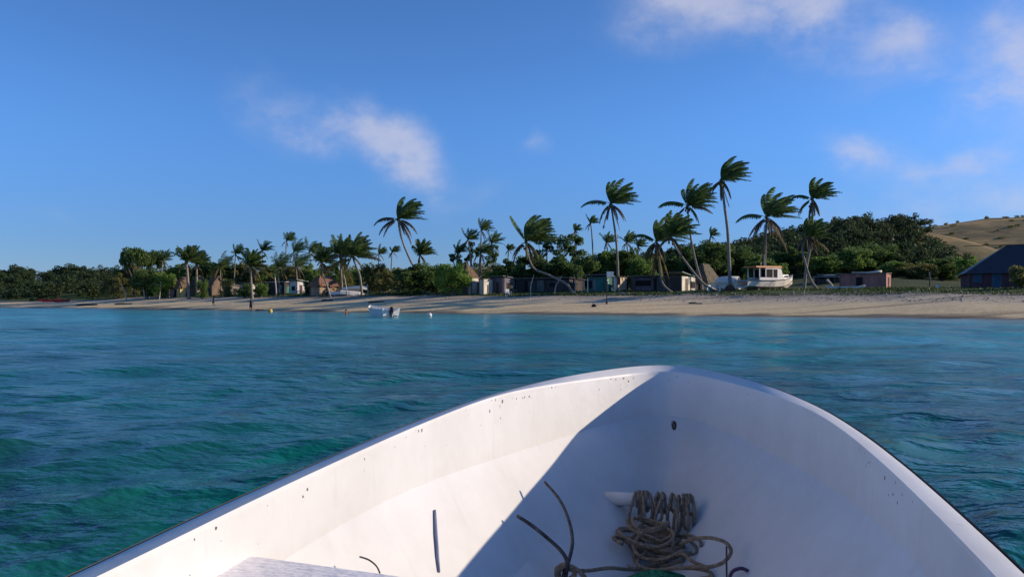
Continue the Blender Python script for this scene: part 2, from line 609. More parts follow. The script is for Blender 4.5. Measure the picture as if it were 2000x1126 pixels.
# ------------------------------------------------------------------ sea
def build_sea():
    r = [0.0]
    x = 0.7
    while x < 175:
        r.append(x)
        x *= 1.0128
    while x < 9000:
        r.append(x)
        x *= 1.25
    r = np.array(r)
    th = np.concatenate([np.linspace(-42, 42, 640), np.linspace(42, 318, 90)[1:-1]])
    th = np.radians(th)
    R, T = np.meshgrid(r, th, indexing='ij')
    X, Y = R * np.sin(T), R * np.cos(T)
    space = np.maximum(R * 0.0128, R * math.radians(84 / 640) * 0.8)
    front = (np.abs(T) < math.radians(42.5))
    Z = np.zeros_like(X)
    rg = np.random.RandomState(3)
    dX = np.zeros_like(X)
    dY = np.zeros_like(X)
    for k in range(74):
        lam = 0.26 * (1.046 ** k) * rg.uniform(0.9, 1.1)
        ang = math.radians(-52 + rg.normal(0, 30))
        kk = 2 * math.pi / lam
        amp = 0.0062 * lam * rg.uniform(0.5, 1.3) * min(1.0, (0.9 / lam) ** 0.65)
        damp = np.clip((lam / space - 2.5) / 3.0, 0, 1) * front
        ph = kk * (X * math.cos(ang) + Y * math.sin(ang)) + rg.uniform(0, 6.28)
        A = amp * damp
        Z += A * np.sin(ph)
        dX += A * math.cos(ang) * np.cos(ph) * 0.8
        dY += A * math.sin(ang) * np.cos(ph) * 0.8
    gust = 0.55 + 0.9 * vnoise(X, Y, 9, 6)
    calm = sstep(-0.3, -9, inland(X, Y))
    Z *= gust * (0.25 + 0.75 * calm)
    V = np.stack([X + dX, Y + dY, Z], -1).reshape(-1, 3)
    nr, ntt = X.shape
    i = np.arange(nr * ntt).reshape(nr, ntt)
    j = np.roll(i, -1, axis=1)
    Fa = np.stack([i[:-1], i[1:], j[1:], j[:-1]], -1).reshape(-1, 4)
    me = np_mesh('sea', V, Fa)
    at = me.attributes.new('offshore', 'FLOAT', 'POINT')
    at.data.foreach_set('value', (-inland(X, Y)).astype(np.float32).ravel())
    M = bpy.data.materials.new('sea_water')
    M.use_nodes = True
    nt = M.node_tree
    b = nt.nodes['Principled BSDF']
    N, L = nt.nodes.new, nt.links.new
    b.inputs['IOR'].default_value = 1.33
    b.inputs['Roughness'].default_value = 0.17
    b.inputs['Specular IOR Level'].default_value = 0.5
    tc = N('ShaderNodeTexCoord')
    a = N('ShaderNodeAttribute')
    a.attribute_name = 'offshore'

    def m(op, x, y):
        k = N('ShaderNodeMath')
        k.operation = op
        for q, w in enumerate((x, y)):
            if isinstance(w, (int, float)): k.inputs[q].default_value = w
            else: L(w, k.inputs[q])
        return k.outputs[0]

    def noise(sc, det=5, stretch=(1, 1, 1), rot=0):
        mp = N('ShaderNodeMapping')
        mp.inputs['Scale'].default_value = stretch
        mp.inputs['Rotation'].default_value = (0, 0, rot)
        L(tc.outputs['Object'], mp.inputs['Vector'])
        n = N('ShaderNodeTexNoise')
        n.inputs['Scale'].default_value = sc
        n.inputs['Detail'].default_value = det
        n.inputs['Roughness'].default_value = 0.6
        L(mp.outputs[0], n.inputs['Vector'])
        return n.outputs['Fac']
    nA = noise(0.06, 4, (1, 1, 1))
    dd = m('ADD', a.outputs['Fac'], m('MULTIPLY', m('SUBTRACT', nA, 0.5), 26.0))
    ramp = N('ShaderNodeValToRGB')
    L(m('DIVIDE', dd, 90.0), ramp.inputs['Fac'])
    e = ramp.color_ramp.elements
    st = [(0.0, (0.13, 0.20, 0.18)), (0.05, (0.055, 0.25, 0.24)), (0.22, (0.025, 0.27, 0.265)), (0.42, (0.006, 0.22, 0.21)), (0.62, (0.003, 0.115, 0.105)), (1.0, (0.002, 0.08, 0.062))]
    e[0].position, e[0].color = st[0][0], (*st[0][1], 1)
    e[1].position, e[1].color = st[-1][0], (*st[-1][1], 1)
    for p_, c_ in st[1:-1]:
        k = e.new(p_)
        k.color = (*c_, 1)
    # reef and weed patches under the surface
    nB = noise(0.11, 5, (1, 1, 1), 0.4)
    rb = N('ShaderNodeMapRange')
    rb.inputs['From Min'].default_value = 0.50
    rb.inputs['From Max'].default_value = 0.66
    rb.inputs['To Max'].default_value = 0.6
    L(nB, rb.inputs['Value'])
    mx = N('ShaderNodeMix')
    mx.data_type = 'RGBA'
    L(rb.outputs[0], mx.inputs['Factor'])
    L(ramp.outputs[0], mx.inputs[6])
    mx.inputs[7].default_value = (0.012, 0.045, 0.055, 1)
    L(mx.outputs[2], b.inputs['Base Color'])
    # wind ripples too fine for the mesh
    h1 = noise(3.2, 3, (0.55, 1.0, 1), math.radians(38))
    h2 = noise(9.0, 3, (0.6, 1.0, 1), math.radians(30))
    h4 = noise(0.33, 3, (0.5, 1.0, 1), math.radians(36))
    h3 = noise(0.9, 3, (0.5, 1.0, 1), math.radians(34))
    bp = N('ShaderNodeBump')
    h5 = noise(0.11, 3, (0.8, 1.0, 1), math.radians(25))
    gust = N('ShaderNodeMapRange')
    gust.inputs['From Min'].default_value = 0.36
    gust.inputs['From Max'].default_value = 0.64
    gust.inputs['To Min'].default_value = 0.30
    gust.inputs['To Max'].default_value = 1.0
    L(noise(0.17, 5, (0.7, 1.0, 1), math.radians(20)), gust.inputs['Value'])
    L(gust.outputs[0], bp.inputs['Strength'])
    bp.inputs['Distance'].default_value = 0.19
    L(m('ADD', m('ADD', h1, m('MULTIPLY', h2, 0.25)), m('ADD', m('MULTIPLY', h3, 2.2), m('ADD', m('MULTIPLY', h4, 4.0), m('MULTIPLY', h5, 7.0)))), bp.inputs['Height'])
    L(bp.outputs[0], b.inputs['Normal'])
    o = link('sea', me, M, smooth=True)
    tag(o, 'rippled teal and blue sea reaching to the beach', 'sea', kind='structure')


build_sea()

# ------------------------------------------------------------------ materials
GEL = mat('white_gelcoat_far', (0.78, 0.76, 0.72), (0.66, 0.63, 0.58), 2.0, rough=0.4)
TRUNK = mat('palm_trunk', (0.34, 0.29, 0.24), (0.20, 0.165, 0.135), 3.0, rough=0.9, bump=0.6, bscale=9, stretch=(1, 1, 5))
BARK = mat('bark', (0.21, 0.175, 0.135), (0.10, 0.085, 0.065), 3.0, rough=0.9, bump=0.6, bscale=8)
PALE_BARK = mat('pale_bark', (0.46, 0.41, 0.36), (0.28, 0.24, 0.2), 4.0, rough=0.9, bump=0.4, bscale=8)
FROND = leaf_mat('palm_frond_green', [(0.065, 0.112, 0.034), (0.095, 0.155, 0.046), (0.155, 0.205, 0.066)], 0.45, 0.45)
FROND_Y = leaf_mat('palm_frond_yellowing', [(0.13, 0.10, 0.03), (0.19, 0.15, 0.05), (0.11, 0.12, 0.035)], 0.3, 0.6)
FROND_D = leaf_mat('palm_frond_dead', [(0.08, 0.055, 0.035), (0.14, 0.10, 0.065), (0.19, 0.145, 0.10)], 0.2, 0.8)
RACHIS = mat('palm_stalk', (0.13, 0.13, 0.05), (0.08, 0.08, 0.03), 4.0, rough=0.6)
COCO = mat('coconut_husk', (0.13, 0.10, 0.035), (0.075, 0.05, 0.02), 5.0, rough=0.6)
LEAF = [leaf_mat('leaf_dark', [(0.046, 0.085, 0.026), (0.092, 0.151, 0.041), (0.149, 0.223, 0.056)], 0.5),
        leaf_mat('leaf_mid', [(0.073, 0.132, 0.033), (0.142, 0.233, 0.053), (0.228, 0.324, 0.075)], 0.5),
        leaf_mat('leaf_bright', [(0.115, 0.203, 0.037), (0.204, 0.335, 0.063), (0.297, 0.406, 0.084)], 0.5),
        leaf_mat('leaf_olive', [(0.115, 0.126, 0.041), (0.194, 0.198, 0.063), (0.297, 0.264, 0.097)], 0.5)]
LEAF.append(leaf_mat('leaf_far_shade', [(0.026, 0.044, 0.020), (0.046, 0.072, 0.028), (0.078, 0.105, 0.038)], 0.45))  # shade of the distant woods put into a darker leaf colour
THATCH = mat('thatch', (0.22, 0.15, 0.095), (0.10, 0.065, 0.042), 5.0, rough=1.0, bump=1.0, bscale=14, stretch=(1, 1, 0.35))
THATCH_OLD = mat('weathered_thatch', (0.17, 0.14, 0.10), (0.07, 0.065, 0.045), 4.0, rough=1.0, bump=1.0, bscale=14, stretch=(1, 1, 0.35))


# ------------------------------------------------------------------ palms
WIND = Vector((1.0, -0.12, 0.05))


def frond_arrays(rg, d0, L, wind, grav, nst=20, leafw=0.07, droop=0.35, comb=0.9, leaflen=0.27):
    """stalk path and leaflet triangles of one frond growing from the origin"""
    seg = 9
    pts = [Vector((0, 0, 0))]
    d = Vector(d0).normalized()
    dirs = [d.copy()]
    for i in range(seg):
        t = (i + 1) / seg
        d = (d + WIND * (wind * t / seg * 1.6) + Vector((0, 0, -1)) * (grav * t / seg * 1.8) + Vector((rg.uniform(-.03, .03), rg.uniform(-.03, .03), rg.uniform(-.03, .03)))).normalized()
        pts.append(pts[-1] + d * (L / seg))
        dirs.append(d.copy())
    V, T = [], []
    for k in range(nst):
        t = 0.14 + 0.86 * (k + 0.5) / nst
        fi = t * seg
        i = min(int(fi), seg - 1)
        p = pts[i].lerp(pts[i + 1], fi - i)
        dr = dirs[i].lerp(dirs[i + 1], fi - i).normalized()
        side = dr.cross(Vector((0, 0, 1)))
        if side.length < 0.2: side = dr.cross(Vector((0, 1, 0)))
        side.normalize()
        ll = L * leaflen * (math.sin(math.pi * (0.14 + 0.80 * t)) ** 0.7) * rg.uniform(0.8, 1.15)
        for s in (-1, 1):
            l = (side * s * 0.8 + dr * 0.55 + WIND * comb * wind + Vector((0, 0, -droop - rg.uniform(0, 0.15))) + Vector((rg.uniform(-.12, .12), rg.uniform(-.12, .12), rg.uniform(-.12, .12)))).normalized()
            w = dr * leafw
            o = len(V)
            mid = p + l * ll * 0.55 + Vector((0, 0, 0.02 * ll))
            tip = p + l * ll + Vector((0, 0, -0.14 * ll))
            V += [p - w * 0.6, p + w * 0.6, mid + w, mid - w, tip]
            T += [(o, o + 1, o + 2), (o, o + 2, o + 3), (o + 3, o + 2, o + 4)]
    return pts, V, T


def make_palm(label, path_px, Y, Lpx, n=22, dead=4, seed=0, wind=0.9, group=None, r0=0.2, low=(), coco=0, low_left=0, ground=True, skirt_px=0, nst=30, name='coconut_palm', ytilt=0.0):
    """path_px: trunk points from crown to base in photo pixels at distance Y"""
    rg = random.Random(seed)
    pw = [P(u, v, Y) for (u, v) in path_px]
    base = pw[-1].copy()
    if ground:
        base.z = g1(base.x, base.y) - 0.1
    pw[-1] = base
    for i, p in enumerate(pw):
        p.y += ytilt * (len(pw) - 1 - i)
    crown = pw[0]
    root = empty(name, base)
    tag(root, label, 'palm tree', group)
    L = Lpx * 1.06 / F * Y
    path = catmull([p - base for p in reversed(pw)], 7)
    H = max(0.1, crown.z - base.z)
    rad = []
    for i, p in enumerate(path):
        t = i / (len(path) - 1)
        rad.append(r0 * (1.0 - 0.42 * t) * (1 + 0.55 * math.exp(-t * 26)) * (1 + 0.05 * math.sin(i * 2.1)))
    MB().tube(path, rad, 9).build('trunk', TRUNK, root, True)
    c0 = crown - base
    # leaf bases sheath
    MB().tube([c0 + Vector((0, 0, -0.07 * L)), c0, c0 + Vector((0.02 * L, 0, 0.10 * L))], [r0 * 0.7, r0 * 1.25, r0 * 0.4], 8).build('crown_shaft', COCO, root, True)

    def add(d0, Lf, wnd, grv, m_, **k):
        pts, V, T = frond_arrays(rg, d0, Lf, wnd, grv, nst=nst, **k)
        mb = MB()
        mb.tube([p for p in pts], [0.05 * (1 - 0.8 * i / (len(pts) - 1)) for i in range(len(pts))], 4)
        o_ = mb.build('frond', None, root)
        me = o_.data
        nv = len(mb.v)
        me2 = bpy.data.meshes.new('frond')
        me2.from_pydata([tuple(v) for v in mb.v] + [tuple(v) for v in V], [], mb.f + [tuple(i + nv for i in t) for t in T])
        me2.materials.append(m_)
        o_.data = me2
        bpy.data.meshes.remove(me)
        o_.location = c0
        return o_
    ga = math.pi * (3 - math.sqrt(5))
    n = int(n * 1.1)
    for i in range(n):
        t = (i + 0.5) / n
        az = i * ga + seed
        el = math.radians(88 - 74 * t + rg.uniform(-8, 8))
        d0 = Vector((math.cos(az) * math.cos(el), math.sin(az) * math.cos(el), math.sin(el)))
        # wind pushes the young upright leaves over; upwind ones are pressed up against the crown
        d0 = (d0 + WIND * 0.62 * wind).normalized()
        if d0.x < 0.1: d0.z += 0.5 * abs(d0.x - 0.1)
        add(d0, L * rg.uniform(0.82, 1.1), wind * rg.uniform(1.0, 1.6), 0.45 + 0.3 * t, FROND, comb=1.0)
    for i in range(dead):
        az = rg.uniform(0, 6.28)
        d0 = Vector((math.cos(az) * 0.5, math.sin(az) * 0.5, -0.25))
        add(d0, L * rg.uniform(0.65, 0.95), 0.12 * wind, 1.9, rg.choice([FROND_D, FROND_D, FROND_Y]), droop=1.3, comb=0.3, leaflen=0.17)
    for (dx, dy, dz, g, k, mm) in low:
        add(Vector((dx, dy, dz)), L * k, 0.1, g, {'g': FROND, 'd': FROND_D, 'y': FROND_Y}[mm], droop=1.0, comb=0.25, leaflen=0.17)
    for i in range(coco):
        a = rg.uniform(0, 6.28)
        q = c0 + Vector((math.cos(a) * 0.32, math.sin(a) * 0.32, -0.25 - rg.uniform(0, 0.75)))
        rings = []
        for s_ in range(5):
            ph = math.pi * (s_ + 0.001) / 4
            rings.append([q + Vector((math.sin(ph) * math.cos(b) * 0.15, math.sin(ph) * math.sin(b) * 0.15, math.cos(ph) * 0.19)) for b in [k * math.pi / 3 for k in range(6)]])
        MB().rings(rings).build('coconut', COCO, root, True)
    return root


def build_palms():
    mk = make_palm
    mk('tall leaning palm with drooping grey lower fronds above the round green bush', [(777, 428), (786, 470), (800, 505), (815, 535), (828, 569)], 122, 50, 20, 5, 1, low=[(-1, 0, .35, 1.5, 1, 'd'), (-.8, .2, -.1, 1.6, 1.0, 'd'), (-.4, -.3, -.2, 1.7, .95, 'd'), (.6, -.2, -.1, 1.6, 1.0, 'd'), (.3, .3, -.3, 1.5, 1.1, 'd')])
    mk('crooked palm whose trunk bends sharply down to the right above the long dark shack', [(1027, 472), (1031, 496), (1037, 514), (1046, 526), (1066, 534), (1090, 545), (1108, 556), (1122, 569)], 108, 58, 26, 6, 2, r0=0.17, wind=0.75, coco=4)
    mk('tall palm with one long frond arching left, over the green shack', [(1193, 398), (1198, 430), (1203, 465), (1206, 510), (1208, 568)], 118, 52, 20, 7, 3, low=[(-1, -.1, .42, 1.25, 1.15, 'g'), (.3, 0, -.6, 1.2, 1, 'd'), (-.3, .2, -.6, 1.2, .9, 'd')], coco=5)
    mk('curved slender palm rising behind the low leaning palm with full crown', [(1343, 402), (1346, 440), (1352, 480), (1361, 520), (1369, 548), (1371, 568)], 115, 56, 24, 3, 4, low=[(-1, 0, .45, 1.35, 1.05, 'g'), (-.8, .3, .5, 1.3, 1.0, 'g'), (.9, 0, .1, 1.1, .9, 'd')], coco=8)
    mk('low palm with full bushy crown and trunk sweeping right to the sand', [(1309, 462), (1322, 487), (1342, 515), (1366, 546), (1386, 562), (1401, 571)], 105, 52, 26, 4, 5, wind=0.6, coco=6, r0=0.2)
    mk('short shaggy palm hung with a long skirt of dead fronds', [(1282, 472), (1286, 505), (1289, 535), (1296, 556), (1312, 570)], 109, 50, 14, 12, 6, wind=0.7, r0=0.15, low=[(.3, 0, -.8, .6, 1.4, 'y'), (-.1, .2, -.9, .6, 1.5, 'd'), (.1, -.2, -.9, .5, 1.4, 'y'), (-.35, 0, .3, 1.5, 1., 'g'), (.2, .1, -.9, .4, 1.55, 'y')])
    mk('tallest palm with a wind-combed crown and a reddish root ball', [(1409, 352), (1414, 395), (1421, 450), (1424, 510), (1426, 569)], 104, 54, 24, 3, 7, r0=0.24, coco=14, wind=1.15, low=[(-.5, 0, -.4, 1.4, .7, 'd'), (.25, 0, -.9, .3, .95, 'd'), (-.1, -.1, -1, .3, .7, 'd')])
    mk('palm with spreading ragged crown standing behind the cabin boat', [(1497, 424), (1496, 455), (1494, 500), (1494, 562)], 114, 60, 24, 6, 8, low=[(-1, 0, .35, 1.2, 1.05, 'g'), (-.6, .1, -.35, 1.2, .95, 'd'), (.5, 0, -.6, 1.0, 1.2, 'd'), (-.1, 0, -1, .3, 1.1, 'y')], coco=5)
    mk('upper palm of the crossed pair, with a dead spear and dark sheath', [(1586, 388), (1587, 425), (1585, 470), (1576, 515), (1570, 566)], 103, 48, 16, 5, 9, low=[(-1, 0, .5, 1.45, .9, 'g'), (-.2, 0, -.9, .4, .8, 'd')], coco=4, r0=0.2)
    mk('lower palm of the crossed pair, trunk leaning out to the right', [(1576, 462), (1567, 484), (1573, 515), (1583, 546), (1598, 571)], 101, 42, 22, 4, 10, wind=0.75, r0=0.19, low=[(.9, -.1, -.3, .8, 1.15, 'y'), (.5, 0, -.7, .6, .9, 'd')])
    # left shore
    mk('stout pale-trunked palm in front of the yellow-walled hut', [(364, 512), (366, 535), (369, 568)], 152, 36, 22, 4, 11, wind=0.35, r0=0.3)
    mk('palm beside the stout pale-trunked palm, slightly behind and lower', [(384, 518), (384, 540), (385, 568)], 155, 32, 20, 4, 12, wind=0.4, r0=0.26)
    mk('dark-trunked palm standing between the brown gabled hut and the leaning frond', [(489, 520), (490, 540), (493, 568)], 140, 34, 22, 5, 13, wind=0.4, r0=0.22, low=[(.9, -.1, -.1, .9, 1.5, 'y'), (.7, -.1, .2, 1.2, 1.3, 'y')])
    mk('dark palm leaning over the reddish thatched hut', [(628, 512), (630, 535), (638, 555), (645, 568)], 128, 36, 22, 4, 14, wind=0.4, r0=0.16)
    mk('double-headed looking palm with tall ragged crown and drooping yellow fronds', [(688, 500), (694, 516), (703, 540), (707, 568)], 126, 46, 24, 3, 15, wind=0.6, r0=0.2, low=[(-.8, 0, .2, 1.3, 1.2, 'd'), (-.5, 0, -.1, 1.3, 1.5, 'y'), (-.3, 0, -.4, 1.3, 1.3, 'y'), (.9, 0, .2, .9, 1.2, 'd')], coco=5)
    mk('dark bushy palm just left of the ragged tall palm', [(664, 500), (666, 530), (668, 568)], 132, 40, 20, 4, 16, wind=0.4, low=[(-.8, 0, .1, 1.2, 1.2, 'd')])
    mk('short full palm right of the tall leaning palm', [(820, 498), (819, 530), (818, 566)], 138, 32, 20, 4, 17, wind=0.5)
    sky = [(460, 496, 170, 20, 'small palm crown on the skyline, leftmost of the skyline row'), (512, 490, 172, 20, 'small palm crown on the skyline above the brown gabled hut'),
           (560, 470, 172, 19, 'tall thin palm standing highest over the left village'), (574, 492, 165, 26, 'greyish palm below the tall thin palm of the left village'),
           (604, 492, 165, 26, 'pale wispy palm between the left village and the reddish hut'), (541, 522, 150, 30, 'palm rising over the dark open shelter with white roof'),
           (578, 520, 150, 30, 'green palm directly behind the white-roofed house'), (740, 496, 165, 17, 'tiny palm left of the tall leaning palm'), (766, 492, 160, 15, 'tiny palm under the crown of the tall leaning palm'),
           (940, 450, 150, 24, 'palm standing highest among the ragged trees left of the crooked palm'), (914, 468, 150, 22, 'palm head left of the highest ragged palm'),
           (960, 475, 152, 24, 'palm head right of the highest ragged palm'), (893, 492, 152, 20, 'low palm head above the round green bush'), (938, 495, 150, 28, 'grey shaggy palm below the highest ragged palm'), (993, 488, 155, 13, 'tiny palm just left of the crooked palm'),
           (1153, 436, 140, 16, 'slim bent palm under the long left frond of the tall palm'), (1064, 444, 140, 15, 'small palm head right of the crooked palm crown'),
           (1124, 450, 142, 13, 'small palm head over the ragged trees behind the dark shack'), (1224, 474, 138, 22, 'palm head right of the tall palm trunk at the green shack'), (1184, 474, 140, 20, 'palm head left of the tall palm trunk at the green shack'),
           (1246, 482, 140, 18, 'low palm head at the left edge of the shaggy palm'), (1388, 460, 150, 16, 'small palm on the wooded skyline between the two tall palms'), (430, 522, 158, 28, 'palm leaning over the brown gabled hut'), (318, 508, 165, 20, 'small palm beside the ragged headland trees')]
    for i, (u, v, Y, L, lab) in enumerate(sky):
        rg = random.Random(100 + i)
        lean = rg.uniform(-6, 10)
        mk(lab, [(u, v), (u + lean * .4, v + 25), (u + lean, 566)], Y, L * 1.15, 15, 4, 100 + i, wind=rg.uniform(0.45, 0.95), r0=0.15, group='small palms on the skyline', nst=13)


build_palms()


# ------------------------------------------------------------------ broadleaf trees
def leaf_quads(rg, centers, rads, per, size, flat=0.75):
    V = []
    for c, r in zip(centers, rads):
        n = per
        q = rg.normal(size=(n, 3))
        q /= np.linalg.norm(q, axis=1)[:, None]
        rr = r * (0.45 + 0.6 * rg.rand(n) ** 0.6)
        p = q * rr[:, None]
        p[:, 2] *= flat
        p += c
        a = rg.normal(size=(n, 3)) + q * 0.2
        a /= np.linalg.norm(a, axis=1)[:, None]
        b = np.cross(a, rg.normal(size=(n, 3)) + np.array([0.3, 0, 0]))
        b /= np.linalg.norm(b, axis=1)[:, None]
        s = size * (0.6 + 0.8 * rg.rand(n))[:, None]
        V.append(np.stack([p - a * s, p - b * s * 0.5, p + a * s, p + b * s * 0.5], 1))
    V = np.concatenate(V).reshape(-1, 3)
    Fa = np.arange(len(V)).reshape(-1, 4)
    return V, Fa


def crown_shape(seed, R, H, base, n, per, size, shape='round', crad=0.28):
    rg = np.random.RandomState(seed)
    cs, rs = [], []
    hh = (H - base) / 2
    for i in range(n):
        d = rg.normal(size=3)
        d /= np.linalg.norm(d)
        k = rg.uniform(0.35, 0.95)
        c = d * k * np.array([R, R, hh]) + np.array([0, 0, base + hh])
        if shape == 'wind':
            c[0] += (c[2] - base) * 0.22
        if shape == 'umbrella':
            c[2] = base + hh * (1.15 + 0.5 * rg.rand()) - 0.12 * (c[0] ** 2 + c[1] ** 2) / R
        if shape == 'ragged':
            c[2] = base + (H - base) * rg.rand() ** 0.8
            c[0] *= 1.0 - 0.4 * (c[2] - base) / (H - base)
        cs.append(c)
        rs.append(R * crad * rg.uniform(0.6, 1.3))
    return cs, rs, rg


def make_variant(seed, R, H, base, n, per, size, shape, crad=0.28):
    cs, rs, rg = crown_shape(seed, R, H, base, n, per, size, shape, crad)
    V, Fa = leaf_quads(rg, cs, rs, per, size)
    crown = np_mesh('crown', V, Fa)
    mb = MB()
    top = Vector((0.15 * R, 0, base + (H - base) * 0.45))
    mb.tube(catmull([(0, 0, -0.4), (0.08, 0.05, base * 0.5), (-0.05, 0.1, base), top], 4), [0.26 - 0.18 * i / 12 for i in range(13)], 7)
    order = sorted(range(n), key=lambda i: rg.rand())[:9]
    for i in order:
        c = Vector(cs[i])
        st = Vector((0, 0.05, base * (0.55 + 0.6 * rg.rand())))
        mid = st.lerp(c, 0.5) + Vector((rg.uniform(-.4, .4), rg.uniform(-.4, .4), -0.25))
        mb.tube(catmull([st, mid, c], 4), [0.12 - 0.011 * k for k in range(9)], 5)
    me = bpy.data.meshes.new('trunk')
    me.from_pydata(mb.v, [], mb.f)
    return crown, me


VAR = {}


def build_variants():
    VAR['round'] = [make_variant(1, 3.6, 6.2, 0.7, 52, 150, 0.20, 'round', 0.24), make_variant(2, 3.6, 6.2, 0.5, 60, 135, 0.19, 'round', 0.22), make_variant(12, 3.6, 6.2, 0.6, 44, 170, 0.20, 'round', 0.26)]
    VAR['wind'] = [make_variant(3, 3.0, 7.0, 1.6, 36, 130, 0.19, 'wind', 0.24), make_variant(4, 3.0, 7.0, 1.3, 36, 130, 0.19, 'wind', 0.22)]
    VAR['ragged'] = [make_variant(5, 2.7, 9.0, 2.0, 20, 110, 0.20, 'ragged', 0.25), make_variant(6, 2.7, 9.0, 2.4, 17, 120, 0.19, 'ragged', 0.26), make_variant(7, 2.6, 9.0, 1.8, 23, 100, 0.19, 'ragged', 0.22)]
    VAR['scrub'] = [make_variant(8, 2.6, 4.2, 0.1, 34, 80, 0.22, 'round', 0.3), make_variant(9, 2.6, 4.2, 0.1, 34, 80, 0.20, 'ragged', 0.3)]
    VAR['umbrella'] = [make_variant(10, 3.8, 6.0, 2.0, 34, 120, 0.20, 'umbrella', 0.24)]


build_variants()
VMETA = {'round': (3.6, 6.4), 'wind': (3.2, 7.2), 'ragged': (2.6, 9.3), 'scrub': (2.7, 4.6), 'umbrella': (3.9, 5.6)}
_mcache = {}


def with_mat(me, m_):
    k = (me.name, m_.name)
    if k not in _mcache:
        c = me.copy()
        c.materials.clear()
        c.materials.append(m_)
        _mcache[k] = c
    return _mcache[k]


def tree(label, u, vtop, Y, wpx, kind, leaf, name='tree', cat='tree', group=None, seed=None, dz=-0.1, bark=None):
    rg = random.Random(seed if seed is not None else int(u * 7 + Y))
    d = pix_dir(u, vtop)
    X = d.x / d.y * Y
    gz_ = g1(X, Y)
    top = P(u, vtop, Y).z
    h = max(1.0, top - gz_)
    R, H = VMETA[kind]
    w = wpx / F * Y / 2
    root = empty(name, (X, Y, gz_ + dz), rg.uniform(0, 6.28) if kind != 'wind' else rg.uniform(-.4, .4))
    tag(root, label, cat, group)
    cr, tr = rg.choice(VAR[kind])
    sc = (w / R, w / R * rg.uniform(0.85, 1.1), h / H)
    a = link('trunk', with_mat(tr, bark or BARK), None, root)
    b = link('crown', with_mat(cr, LEAF[leaf]), None, root)
    a.scale = b.scale = sc
    return root


